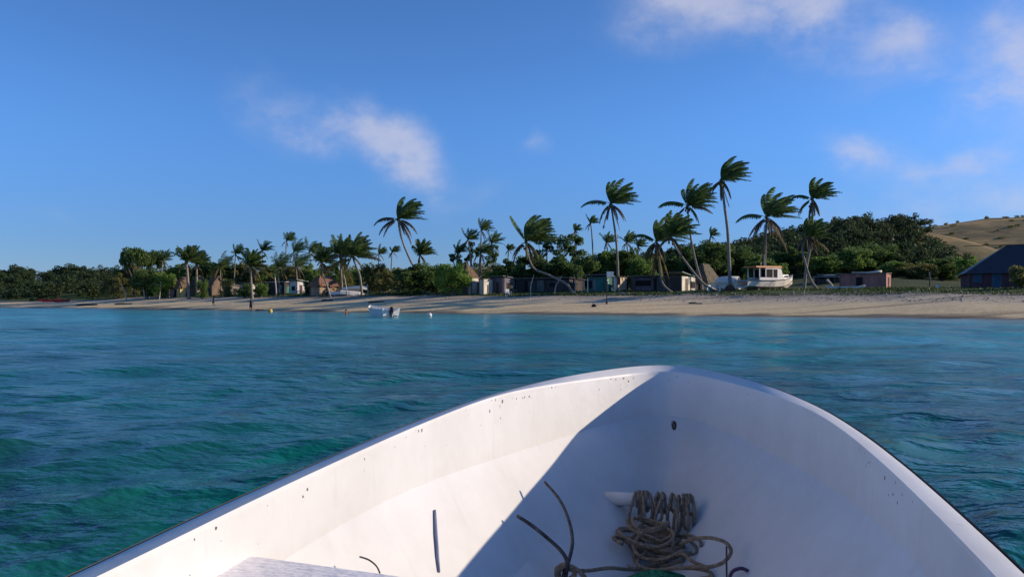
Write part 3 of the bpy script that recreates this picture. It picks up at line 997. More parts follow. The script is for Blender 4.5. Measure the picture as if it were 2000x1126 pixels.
def build_trees():
    T = tree
    # headland at far left
    T('ragged wind-clipped tree on the headland left of the huts', 262, 486, 168, 70, 'umbrella', 0)
    T('flat-topped tree beside the ragged headland tree', 300, 492, 172, 52, 'umbrella', 0)
    T('dark leafy tree at the foot of the headland above pale driftwood branches', 288, 520, 158, 60, 'round', 0)
    T('leafy tree at the left end of the headland beach', 232, 530, 166, 50, 'round', 3)
    T('olive tree in the middle of the headland grove', 262, 508, 175, 70, 'round', 3)
    T('light green bush left of the pink-walled hut', 318, 528, 158, 50, 'round', 2, 'bush', 'bush')
    T('green tree behind the pink-walled hut', 338, 508, 170, 60, 'wind', 1)
    T('dark tree behind the pair of pale-trunked palms', 405, 505, 172, 70, 'round', 0)
    T('green tree behind the brown gabled hut', 435, 506, 175, 60, 'wind', 1)
    T('olive tree behind the dark-trunked palm', 480, 508, 175, 60, 'round', 3)
    T('green tree behind the dark open shelter', 525, 508, 172, 64, 'wind', 1)
    T('olive bush crown behind the white-roofed house', 572, 512, 165, 60, 'round', 3)
    T('green tree left of the reddish thatched hut', 606, 512, 160, 52, 'round', 1)
    T('green tree behind the reddish thatched hut', 645, 506, 155, 60, 'wind', 0)
    T('feathery pale green scrub tree right of the heap of white boats', 728, 514, 138, 66, 'scrub', 3, bark=PALE_BARK)
    T('feathery scrub tree nearest the heap of white boats', 705, 522, 140, 50, 'scrub', 1, bark=PALE_BARK)
    T('feathery scrub tree left of the round green bush', 752, 522, 134, 54, 'scrub', 3, bark=PALE_BARK)
    T('wide dark half of the round bush mass above grey roots', 812, 512, 122, 110, 'round', 0, 'bush', 'bush')
    T('bright green right half of the round bush mass', 884, 508, 114, 74, 'round', 2, 'bush', 'bush')
    T('mid green bush joining the two halves of the round bush mass', 846, 509, 124, 86, 'round', 1, 'bush', 'bush')
    T('green bush behind the tall thatched bure', 968, 524, 140, 66, 'round', 2, 'bush', 'bush')
    T('ragged open tree under the highest ragged palm', 925, 470, 152, 50, 'ragged', 0)
    T('ragged open tree left of the highest ragged palm', 890, 486, 152, 44, 'ragged', 0)
    T('ragged open tree right of the highest ragged palm', 962, 478, 150, 42, 'ragged', 0)
    T('dark tree between the tall bure and the crooked palm', 990, 502, 140, 66, 'round', 0)
    T('ragged tree touching the crown of the crooked palm', 1062, 446, 132, 62, 'ragged', 0)
    T('ragged clumpy tree behind the dark shack, left of centre', 1096, 446, 132, 64, 'ragged', 0)
    T('ragged clumpy tree behind the dark shack, right of centre', 1130, 455, 132, 60, 'ragged', 0)
    T('dense dark tree overhanging the left half of the long dark shack', 1045, 490, 122, 90, 'round', 0)
    T('dense dark tree overhanging the right half of the long dark shack', 1098, 496, 121, 90, 'round', 0)
    T('low dark tree hiding the corner of the long dark shack', 1012, 520, 124, 60, 'round', 0)
    T('green tree between the long dark shack and the green shack', 1146, 490, 126, 70, 'round', 0)
    T('leafy green tree standing behind the green shack', 1186, 482, 128, 80, 'round', 1)
    T('leafy green tree standing behind the peach shack', 1228, 480, 128, 76, 'round', 0)
    T('leafy green tree left of the shaggy palm', 1252, 498, 125, 60, 'round', 1)
    T('dark tree behind the shaggy palm', 1292, 488, 140, 80, 'round', 0)
    T('dark tree behind the slender curved palm', 1345, 474, 150, 80, 'round', 0)
    T('dark domed tree left of the tallest palm', 1392, 464, 140, 86, 'round', 0)
    T('dark tree right of the tallest palm trunk', 1440, 476, 145, 80, 'round', 0)
    T('leafy green tree behind the cabin of the white boat', 1478, 494, 128, 62, 'round', 1)
    T('bright leafy bush behind the bow of the white boat', 1512, 508, 128, 56, 'round', 1, 'bush', 'bush')
    T('dark tree left of the crossed pair of palms', 1546, 478, 142, 80, 'round', 0)
    T('green tree behind the grey-roofed hut', 1612, 496, 138, 80, 'round', 1)
    T('dense tree behind the left half of the pink house', 1662, 478, 140, 86, 'round', 1)
    T('dense tree behind the right half of the pink house', 1712, 470, 145, 90, 'round', 0)
    T('light green bush right behind the pink house', 1740, 506, 128, 60, 'round', 1, 'bush', 'bush')
    T('tree left of the dark-roofed house, on the slope', 1838, 500, 130, 90, 'round', 0)
    T('olive green tree between the pink house and the grey pole', 1790, 510, 126, 80, 'round', 3)
    T('light green bush touching the sloping end of the dark roof', 1880, 494, 124, 56, 'wind', 2, 'bush', 'bush')
    T('small bush between the yellow-walled hut and the tan-walled hut', 397, 545, 152, 30, 'scrub', 1, 'bush', 'bush')
    T('small dark bush at the foot of the dark-trunked palm', 478, 548, 144, 30, 'scrub', 0, 'bush', 'bush')
    T('small bush before the left end of the dark open shelter', 512, 548, 143, 34, 'scrub', 1, 'bush', 'bush')
    T('small bush between the white-roofed house and the reddish hut', 603, 546, 136, 30, 'scrub', 0, 'bush', 'bush')
    T('leafy bush between the brown gabled hut and the grey lean-to', 444, 543, 150, 34, 'scrub', 3, 'bush', 'bush')
    T('low bush in front of the dark-roofed house at the right edge', 1996, 510, 84, 46, 'scrub', 3, 'bush', 'bush')


build_trees()


def build_woods():
    def wood(name, label, pts, leaf, seed):
        """pts: list of (x, y, radius, height)"""
        base = []
        for k in range(4):
            cs, rs, rg = crown_shape(40 + k, 3.4, 5.6, 0.0, 18, 52, 0.5, 'round', 0.32)
            base.append(leaf_quads(rg, cs, rs, 52, 0.30)[0])
        rg = np.random.RandomState(seed)
        out = []
        for (x, y, r, h) in pts:
            V = base[rg.randint(4)]
            a = rg.uniform(0, 6.28)
            ca, sa = math.cos(a), math.sin(a)
            s, sh = r / 3.4, h / 5.6
            q = np.stack([(V[:, 0] * ca - V[:, 1] * sa) * s, (V[:, 0] * sa + V[:, 1] * ca) * s, V[:, 2] * sh], 1)
            q += np.array([x, y, g1(x, y) - 0.4])
            out.append(q)
        V = np.concatenate(out)
        me = np_mesh(name, V, np.arange(len(V)).reshape(-1, 4))
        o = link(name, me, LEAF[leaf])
        tag(o, label, 'forest', kind='stuff')
    rg = random.Random(9)

    def scatter(n, f, mind):
        pts = []
        tries = 0
        while len(pts) < n and tries < n * 60:
            tries += 1
            p = f()
            if p is None: continue
            if all((p[0] - q[0]) ** 2 + (p[1] - q[1]) ** 2 > (mind * rg.uniform(0.7, 1.2)) ** 2 for q in pts):
                pts.append(p)
        return [(x, y, rg.uniform(2.4, 4.2), rg.uniform(3.6, 6.2)) for (x, y) in pts]

    def f_right():
        x, y = rg.uniform(20, 122), rg.uniform(140, 232)
        u = x / y * F + CU
        # the pasture on the right keeps clear of trees: the wood's edge runs down the slope
        if u > 1782 + (205 - y) * 1.4: return None
        if inland(x, y) < 48: return None
        return x, y
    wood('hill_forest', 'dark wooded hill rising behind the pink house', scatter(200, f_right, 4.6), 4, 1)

    def f_left():
        x, y = rg.uniform(-260, -95), rg.uniform(185, 320)
        if inland(x, y) < 20 or x / y * F + CU > 480: return None
        return x, y
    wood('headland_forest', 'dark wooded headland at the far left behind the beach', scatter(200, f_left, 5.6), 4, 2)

    def f_scrub():
        x, y = rg.uniform(95, 260), rg.uniform(205, 330)
        u = x / y * F + CU
        if u < 1790 or u > 2150 or rg.random() > vnoise(x, y, 26, 21) ** 2 * 1.6: return None
        return x, y
    sp = scatter(60, f_scrub, 3.2)
    wood('hill_scrub', 'low scrub dotted over the dry grassy hill at right', [(x, y, r * .34, h * .26) for (x, y, r, h) in sp], 3, 5)

    def f_mid():
        x, y = rg.uniform(-95, 30), rg.uniform(165, 240)
        u = x / y * F + CU
        if u < 330 or u > 1300 or inland(x, y) < 55: return None
        return x, y
    wood('village_woodland', 'low woodland filling the gaps behind the village palms', scatter(120, f_mid, 5.2), 3, 3)


build_woods()

# ------------------------------------------------------------------ buildings
YAW = math.radians(-33)
C = lambda *a: a
WALLS = {}


def wall_mat(name, col, rough=0.85):
    if name not in WALLS:
        WALLS[name] = mat(name, col, tuple(c * 0.62 for c in col), 1.6, rough=rough, bump=0.25, bscale=6, stretch=(1, 1, 0.4), detail=9)
    return WALLS[name]


def tin_mat(name, col):
    if name in WALLS: return WALLS[name]
    M = mat(name, col, tuple(c * 0.6 for c in col), 1.2, rough=0.5, spec=0.4, detail=9)
    nt = M.node_tree
    w = nt.nodes.new('ShaderNodeTexWave')
    w.inputs['Scale'].default_value = 3.0
    w.bands_direction = 'X'
    tc = nt.nodes.new('ShaderNodeTexCoord')
    nt.links.new(tc.outputs['Object'], w.inputs['Vector'])
    bp = nt.nodes.new('ShaderNodeBump')
    bp.inputs['Strength'].default_value = 0.5
    bp.inputs['Distance'].default_value = 0.03
    nt.links.new(w.outputs['Fac'], bp.inputs['Height'])
    nt.links.new(bp.outputs[0], nt.nodes['Principled BSDF'].inputs['Normal'])
    WALLS[name] = M
    return M


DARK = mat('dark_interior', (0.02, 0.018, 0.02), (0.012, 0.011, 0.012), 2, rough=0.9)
WOODGREY = mat('grey_timber', (0.20, 0.175, 0.15), (0.10, 0.088, 0.075), 3, rough=0.9, bump=0.4, bscale=10, stretch=(1, 1, 0.3))
WHITE = mat('white_paint', (0.80, 0.79, 0.75), (0.62, 0.6, 0.56), 2.5, rough=0.5)


def front_frame(u0, u1, u2, Y, yaw=YAW):
    """corner between front and right walls stands at (u1,Y); returns corner, width, depth"""
    x, x0, x2 = (u1 - CU) / F, (u0 - CU) / F, (u2 - CU) / F
    w = (x - x0) * Y / max(0.15, math.cos(yaw) - x0 * math.sin(yaw))
    d = (x2 - x) * Y / max(0.15, -math.sin(yaw) - x2 * math.cos(yaw))
    return Vector((x * Y, Y, 0)), w, d


def slab(mb, pts, th):
    """4 points (ccw from above) thickened downwards"""
    pts = [Vector(p) for p in pts]
    n = (pts[1] - pts[0]).cross(pts[2] - pts[0]).normalized()
    if n.z < 0: n = -n
    lo = [p - n * th for p in pts]
    mb.hexa([*lo, *pts])


def house(name, label, cat, u0, u1, u2, vtop, Y, wall, roof, rkind='shed', vroof=None, openings=(), yaw=YAW, depth=None, width=None, over=0.3, vbase=None, stilts=0.0, posts=False, group=None):
    c, w, d = front_frame(u0, u1, u2, Y, yaw)
    if depth: d = depth
    if width: w = width
    d = max(d, 1.6)
    w = max(w, 0.7)
    X, Yc = c.x, c.y
    # ground under the middle of the building
    ax = Vector((math.cos(yaw), math.sin(yaw), 0))
    ay = Vector((-math.sin(yaw), math.cos(yaw), 0))
    mid = c - ax * w / 2 + ay * d / 2
    zg = min(g1(c.x, c.y), g1(mid.x, mid.y), g1((c - ax * w).x, (c - ax * w).y))
    zt = P(u1, vtop, Y).z
    h = max(1.2, zt - zg)
    root = empty(name, (c.x, c.y, zg), yaw)
    tag(root, label, cat, group)
    # local frame: corner at origin, front along -x, depth +y
    mb = MB()
    z0 = -0.3
    if stilts:
        z0 = stilts
        st = MB()
        for px in (-w + 0.15, -w / 2, -0.15):
            for py in (0.15, d - 0.15):
                s = MB().box(px - 0.08, px + 0.08, py - 0.08, py + 0.08, -0.4, z0 + 0.02)
                s.build('stilt', WOODGREY, root)
    t = 0.12
    mb.box(-w, 0, 0, t, z0, h)
    mb.box(-w, 0, d - t, d, z0, h)
    mb.box(-t, -0.0, t + .002, d - t - .002, z0, h - .002)
    mb.box(-w, -w + t, t + .002, d - t - .002, z0, h - .002)
    wo = mb.build('wall', wall, root)
    # corner boards
    for (px, py) in ((0.02, -0.02), (-w - 0.02, -0.02), (0.02, d + 0.02)):
        MB().box(px - 0.05, px + 0.05, py - 0.05, py + 0.05, z0, h - 0.03).build('corner_post', WOODGREY, root)
    zr = (P(u1, vroof, Y).z - zg) if vroof else h + 0.35
    e = over
    rb = MB()
    if rkind == 'shed':
        slab(rb, [(-w - e, -e, zr), (e, -e, zr), (e, d + e, h + 0.02), (-w - e, d + e, h + 0.02)], 0.07)
    elif rkind == 'flat':
        slab(rb, [(-w - e, -e, h + 0.10), (e, -e, h + 0.10), (e, d + e, h + 0.22), (-w - e, d + e, h + 0.22)], 0.08)
    elif rkind in ('gable', 'thatchgable'):
        th = 0.08 if rkind == 'gable' else 0.25
        slab(rb, [(-w - e, -e, h - 0.15), (e, -e, h - 0.15), (e, d / 2, zr), (-w - e, d / 2, zr)], th)
        slab(rb, [(-w - e, d / 2 + .004, zr), (e, d / 2 + .004, zr), (e, d + e, h - 0.15), (-w - e, d + e, h - 0.15)], th)
        g_ = MB()
        for gx in (-w + 0.03, -0.03):
            g_.add([(gx, 0.02, h - 0.01), (gx, d - 0.02, h - 0.01), (gx, d / 2, zr - 0.12), (gx - 0.06, 0.02, h - 0.01), (gx - 0.06, d - 0.02, h - 0.01), (gx - 0.06, d / 2, zr - 0.12)],
                   [(0, 1, 2), (5, 4, 3), (0, 3, 4, 1), (1, 4, 5, 2), (2, 5, 3, 0)])
        g_.build('gable_end', wall, root)
    elif rkind in ('hip', 'thatch'):
        # hipped roof, thatch is thick, uneven and slightly convex
        nlev = 7 if rkind == 'thatch' else 2
        rl = max(0.12, (w - d) / 2 + 0.1) if w > d else 0.15
        rd = max(0.10, (d - w) / 2 + 0.1) if d > w else 0.10
        cx, cy = -w / 2, d / 2
        rings = []
        rgn = random.Random(int(u0 * 3))
        for k in range(nlev):
            q = k / (nlev - 1)
            bul = math.sin(q * math.pi) * 0.07
            hx = (w / 2 + e) * (1 - q) + rl * q + bul * w / 2
            hy = (d / 2 + e) * (1 - q) + rd * q + bul * d / 2
            z = (h - 0.25) * (1 - q) + zr * q
            ring = []
            nn = 8 if rkind == 'thatch' else 1
            cor = [(-hx, -hy), (hx, -hy), (hx, hy), (-hx, hy)]
            for a in range(4):
                A, B = cor[a], cor[(a + 1) % 4]
                for s in range(nn):
                    f = s / nn
                    j = 0.07 if rkind == 'thatch' else 0
                    ring.append((cx + A[0] + (B[0] - A[0]) * f + rgn.uniform(-j, j), cy + A[1] + (B[1] - A[1]) * f + rgn.uniform(-j, j), z + rgn.uniform(-j, j) * 1.3))
            rings.append(ring)
        rb.rings(rings)
    rf = rb.build('roof', roof, root, smooth=False)
    if rkind in ('shed', 'flat'):
        MB().box(-w - e, e, -e - 0.03, -e - 0.002, zr - 0.16 if rkind == 'shed' else h - 0.04, zr - 0.0 if rkind == 'shed' else h + 0.09).build('fascia', WOODGREY, root)
    if rkind in ('hip', 'gable'):
        MB().box(-w + 0.0, 0.0, d / 2 - 0.1, d / 2 + 0.1, zr - 0.02, zr + 0.05).build('ridge_cap', roof, root)
    if posts:
        for px in np.linspace(-w - e + 0.1, e - 0.1, 4):
            MB().box(px - 0.05, px + 0.05, -e - 0.5, -e - 0.4, -0.3, h).build('post', WOODGREY, root)
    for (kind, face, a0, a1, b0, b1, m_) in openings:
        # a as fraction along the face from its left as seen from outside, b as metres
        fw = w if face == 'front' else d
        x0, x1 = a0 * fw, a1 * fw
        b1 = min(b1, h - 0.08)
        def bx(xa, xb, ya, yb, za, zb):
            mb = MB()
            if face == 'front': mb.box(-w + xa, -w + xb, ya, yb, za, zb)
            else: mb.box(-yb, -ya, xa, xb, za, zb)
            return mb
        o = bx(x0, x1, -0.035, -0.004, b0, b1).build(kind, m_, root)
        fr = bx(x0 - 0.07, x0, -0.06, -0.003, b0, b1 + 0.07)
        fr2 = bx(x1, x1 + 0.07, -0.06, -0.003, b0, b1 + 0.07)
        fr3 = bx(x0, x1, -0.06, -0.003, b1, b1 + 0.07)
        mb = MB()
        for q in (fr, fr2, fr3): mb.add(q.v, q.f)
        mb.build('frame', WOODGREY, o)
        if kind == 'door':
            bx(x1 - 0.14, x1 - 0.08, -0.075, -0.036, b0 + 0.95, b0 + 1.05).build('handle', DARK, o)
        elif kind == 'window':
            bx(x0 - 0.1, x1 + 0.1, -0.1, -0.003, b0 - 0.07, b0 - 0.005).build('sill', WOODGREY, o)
    return root


def build_houses():
    H = house
    tan = wall_mat('tan_reed_wall', (0.36, 0.26, 0.17))
    pinkw = wall_mat('pale_pink_wall', (0.55, 0.40, 0.33))
    yel = wall_mat('yellow_wall', (0.72, 0.58, 0.24))
    brn = wall_mat('brown_board_wall', (0.22, 0.15, 0.11))
    white = wall_mat('whitewashed_wall', (0.75, 0.73, 0.70))
    cream = wall_mat('cream_wall', (0.72, 0.66, 0.54))
    greyp = wall_mat('grey_mauve_wall', (0.20, 0.175, 0.21))
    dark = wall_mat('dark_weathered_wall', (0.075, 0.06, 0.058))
    green = wall_mat('green_wall', (0.06, 0.17, 0.14))
    mint = wall_mat('mint_wall', (0.35, 0.62, 0.48))
    teal = wall_mat('teal_door', (0.04, 0.22, 0.18))
    peach = wall_mat('peach_wall', (0.72, 0.52, 0.36))
    pink = wall_mat('pink_wall', (0.42, 0.20, 0.17))
    redp = wall_mat('dark_red_wall', (0.13, 0.06, 0.07))
    blue = wall_mat('blue_paint', (0.05, 0.12, 0.19))
    tin = tin_mat('grey_tin', (0.30, 0.30, 0.32))
    tgreen = tin_mat('pale_green_tin', (0.42, 0.55, 0.42))
    twhite = tin_mat('white_tin', (0.75, 0.74, 0.72))
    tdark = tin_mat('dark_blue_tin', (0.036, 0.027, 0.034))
    tgg = tin_mat('grey_green_tin', (0.40, 0.44, 0.40))
    D = DARK
    # left village
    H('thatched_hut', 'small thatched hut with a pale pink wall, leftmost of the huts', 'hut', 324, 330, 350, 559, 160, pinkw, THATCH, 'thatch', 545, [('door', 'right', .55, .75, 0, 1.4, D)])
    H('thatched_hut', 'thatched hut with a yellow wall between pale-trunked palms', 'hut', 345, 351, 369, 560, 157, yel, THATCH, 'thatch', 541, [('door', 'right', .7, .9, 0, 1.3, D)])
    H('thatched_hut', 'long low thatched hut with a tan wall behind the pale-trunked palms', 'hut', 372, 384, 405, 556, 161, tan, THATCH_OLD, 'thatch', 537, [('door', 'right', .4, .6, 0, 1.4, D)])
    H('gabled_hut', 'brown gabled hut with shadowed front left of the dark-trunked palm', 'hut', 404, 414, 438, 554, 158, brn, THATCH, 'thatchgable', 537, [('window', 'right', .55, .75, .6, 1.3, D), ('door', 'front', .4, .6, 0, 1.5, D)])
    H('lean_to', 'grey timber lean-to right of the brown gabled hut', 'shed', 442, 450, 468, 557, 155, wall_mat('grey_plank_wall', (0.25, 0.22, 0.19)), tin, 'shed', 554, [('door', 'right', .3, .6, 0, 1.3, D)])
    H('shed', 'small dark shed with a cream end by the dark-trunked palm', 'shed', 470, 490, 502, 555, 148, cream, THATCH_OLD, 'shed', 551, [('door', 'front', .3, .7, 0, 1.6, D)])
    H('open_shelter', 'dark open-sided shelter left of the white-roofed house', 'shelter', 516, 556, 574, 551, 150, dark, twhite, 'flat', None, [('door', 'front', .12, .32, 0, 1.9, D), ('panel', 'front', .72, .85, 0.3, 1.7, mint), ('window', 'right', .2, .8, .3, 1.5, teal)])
    H('white_house', 'white-walled house with a sloping white tin roof', 'house', 566, 580, 596, 549, 147, white, twhite, 'shed', 545, [('door', 'right', .35, .6, 0, 1.6, redp), ('window', 'front', .3, .7, .7, 1.4, D)], over=0.45)
    H('thatched_hut', 'reddish thatched hut with low tan walls, a pole leaning on it', 'hut', 606, 624, 662, 556, 132, tan, mat('red_thatch', (0.27, 0.145, 0.095), (0.13, 0.07, 0.05), 5, rough=1, bump=1, bscale=14, stretch=(1, 1, .35)), 'thatch', 537, [('door', 'right', .36, .46, 0, 1.05, D)], over=0.45)
    # middle
    H('thatched_hut', 'tall steep thatched bure with ragged lit end behind cream sheds', 'hut', 880, 914, 938, 547, 125, brn, THATCH, 'thatch', 510, [('door', 'front', .4, .6, 0, 1.5, D)], over=0.2)
    H('shed', 'small cream shed in front of the tall bure, leftmost of the cream pair', 'shed', 918, 921, 938, 543, 116, cream, THATCH_OLD, 'flat', None, [('door', 'right', .72, .98, 0, 1.7, D)], over=0.12)
    H('shed', 'small cream shed next to the grey mauve shack', 'shed', 940, 944, 962, 545, 114, cream, THATCH_OLD, 'flat', None, [('panel', 'right', .45, .5, 0.1, 1.4, WOODGREY)], over=0.1)
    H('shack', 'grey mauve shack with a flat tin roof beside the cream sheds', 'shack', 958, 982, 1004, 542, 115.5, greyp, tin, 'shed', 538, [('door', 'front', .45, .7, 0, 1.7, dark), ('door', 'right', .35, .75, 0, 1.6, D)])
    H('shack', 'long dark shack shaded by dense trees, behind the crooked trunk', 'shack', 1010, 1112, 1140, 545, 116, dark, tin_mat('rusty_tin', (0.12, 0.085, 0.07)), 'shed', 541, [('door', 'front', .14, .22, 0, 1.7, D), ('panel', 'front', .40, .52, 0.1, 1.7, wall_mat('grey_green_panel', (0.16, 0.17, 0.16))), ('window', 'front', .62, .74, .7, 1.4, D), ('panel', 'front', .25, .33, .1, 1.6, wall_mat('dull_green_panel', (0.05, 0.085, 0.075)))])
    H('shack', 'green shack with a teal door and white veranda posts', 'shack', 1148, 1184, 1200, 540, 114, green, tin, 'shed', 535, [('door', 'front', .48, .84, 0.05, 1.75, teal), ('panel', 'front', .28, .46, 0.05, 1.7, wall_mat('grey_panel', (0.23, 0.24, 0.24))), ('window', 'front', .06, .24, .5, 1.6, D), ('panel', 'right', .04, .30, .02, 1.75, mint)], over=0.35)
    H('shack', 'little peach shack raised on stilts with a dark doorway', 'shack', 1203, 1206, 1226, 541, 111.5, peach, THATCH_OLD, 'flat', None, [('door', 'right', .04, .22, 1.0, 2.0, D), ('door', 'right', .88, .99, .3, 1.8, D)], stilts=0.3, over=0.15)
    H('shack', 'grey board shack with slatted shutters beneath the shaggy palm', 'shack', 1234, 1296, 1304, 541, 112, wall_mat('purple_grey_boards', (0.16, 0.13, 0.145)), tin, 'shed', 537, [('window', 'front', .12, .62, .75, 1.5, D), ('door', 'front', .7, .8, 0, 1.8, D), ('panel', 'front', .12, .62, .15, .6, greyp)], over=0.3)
    H('shack', 'dark shack with pale green tin roof and cream end wall', 'shack', 1298, 1331, 1358, 539, 109.5, cream, tgreen, 'shed', 530, [('panel', 'front', .02, .98, 0.02, 2.1, dark), ('door', 'right', .30, .42, 0, 1.7, brn), ('window', 'right', .62, .97, .55, 1.35, D)], over=0.25)
    H('thatched_hut', 'rounded bare thatched bure behind the leaning trunk', 'hut', 1352, 1380, 1406, 553, 116, white, THATCH_OLD, 'thatch', 514, [('door', 'front', .45, .6, 0, 1.1, D)], over=0.5, depth=5.0)
    # right
    H('low_house', 'low dark hut under a pale grey-green roof left of the pink house', 'house', 1592, 1642, 1650, 545, 116, dark, tgg, 'hip', 535, [('window', 'front', .15, .4, .6, 1.1, D), ('door', 'front', .6, .75, 0, 1.3, D)], over=0.5, depth=3.2)
    H('pink_house', 'pink flat-roofed house with a dark doorway in its shaded front', 'house', 1641, 1730, 1753, 534, 103, pink, tin_mat('rust_red_tin', (0.22, 0.09, 0.06)), 'flat', None, [('door', 'front', .36, .50, 0, 1.5, D), ('door', 'right', .48, .58, .02, 1.45, D)], over=0.12, depth=4.5)
    H('dark_roofed_house', 'large dark red house with a big dark hipped roof and blue door', 'house', 1892, 2130, 2140, 527, 88, redp, tdark, 'hip', 470, [('window', 'front', .045, .105, .7, 1.65, blue), ('door', 'front', .205, .275, 0, 1.75, blue), ('window', 'front', .36, .40, .85, 1.55, blue)], over=0.5, depth=9.0, yaw=math.radians(-24))


build_houses()


# ------------------------------------------------------------------ boats
def loft_hull(stations, t=0.05):
    """stations: (x, half beam sheer, sheer z, half beam chine, chine z, keel z). open shell with thickness. returns MB outer, MB rail"""
    outer = []
    inner = []
    for (x, b, sz, cb, cz, kz) in stations:
        o = [(x, -b, sz), (x, -(b * .6 + cb * .4), sz * .55 + cz * .45), (x, -cb, cz), (x, 0, kz), (x, cb, cz), (x, b * .6 + cb * .4, sz * .55 + cz * .45), (x, b, sz)]
        bi, ci = max(b - t, 0.004), max(cb - t, 0.003)
        i = [(x, bi, sz), (x, ci, cz + t * 1.5), (x, 0, kz + t * 2.5), (x, -ci, cz + t * 1.5), (x, -bi, sz)]
        outer.append(o + i)
    return MB().rings(outer, True, True)


def rail(stations, r=0.04):
    mb = MB()
    for s in (-1, 1):
        mb.tube([(x, s * b, sz) for (x, b, sz, *_r) in stations], r, 6)
    return mb


def outboard(parent, x, z, dark):
    root = MB()
    mb = MB()
    # cowling
    pts = []
    for (zz, lx, ly) in ((0.0, .16, .12), (0.08, .22, .16), (0.30, .24, .17), (0.42, .20, .14), (0.46, .10, .08)):
        pts.append([(x - 0.10 + lx * math.cos(a) * 1.25, ly * math.sin(a), z + zz) for a in [k * math.pi / 5 for k in range(10)]])
    mb.rings(pts)
    eng = mb.build('engine_cowling', dark, parent, True)
    MB().box(x - 0.14, x + 0.02, -0.06, 0.06, z - 0.75, z + 0.02).build('engine_leg', dark, parent)
    MB().tube([(x + 0.1, 0, z + 0.12), (x + 0.45, 0.02, z + 0.2), (x + 0.62, 0.05, z + 0.18)], 0.03, 6).build('tiller', dark, parent)
    MB().box(x + 0.02, x + 0.16, -0.14, 0.14, z - 0.3, z + 0.06).build('clamp_bracket', dark, parent)
    return eng


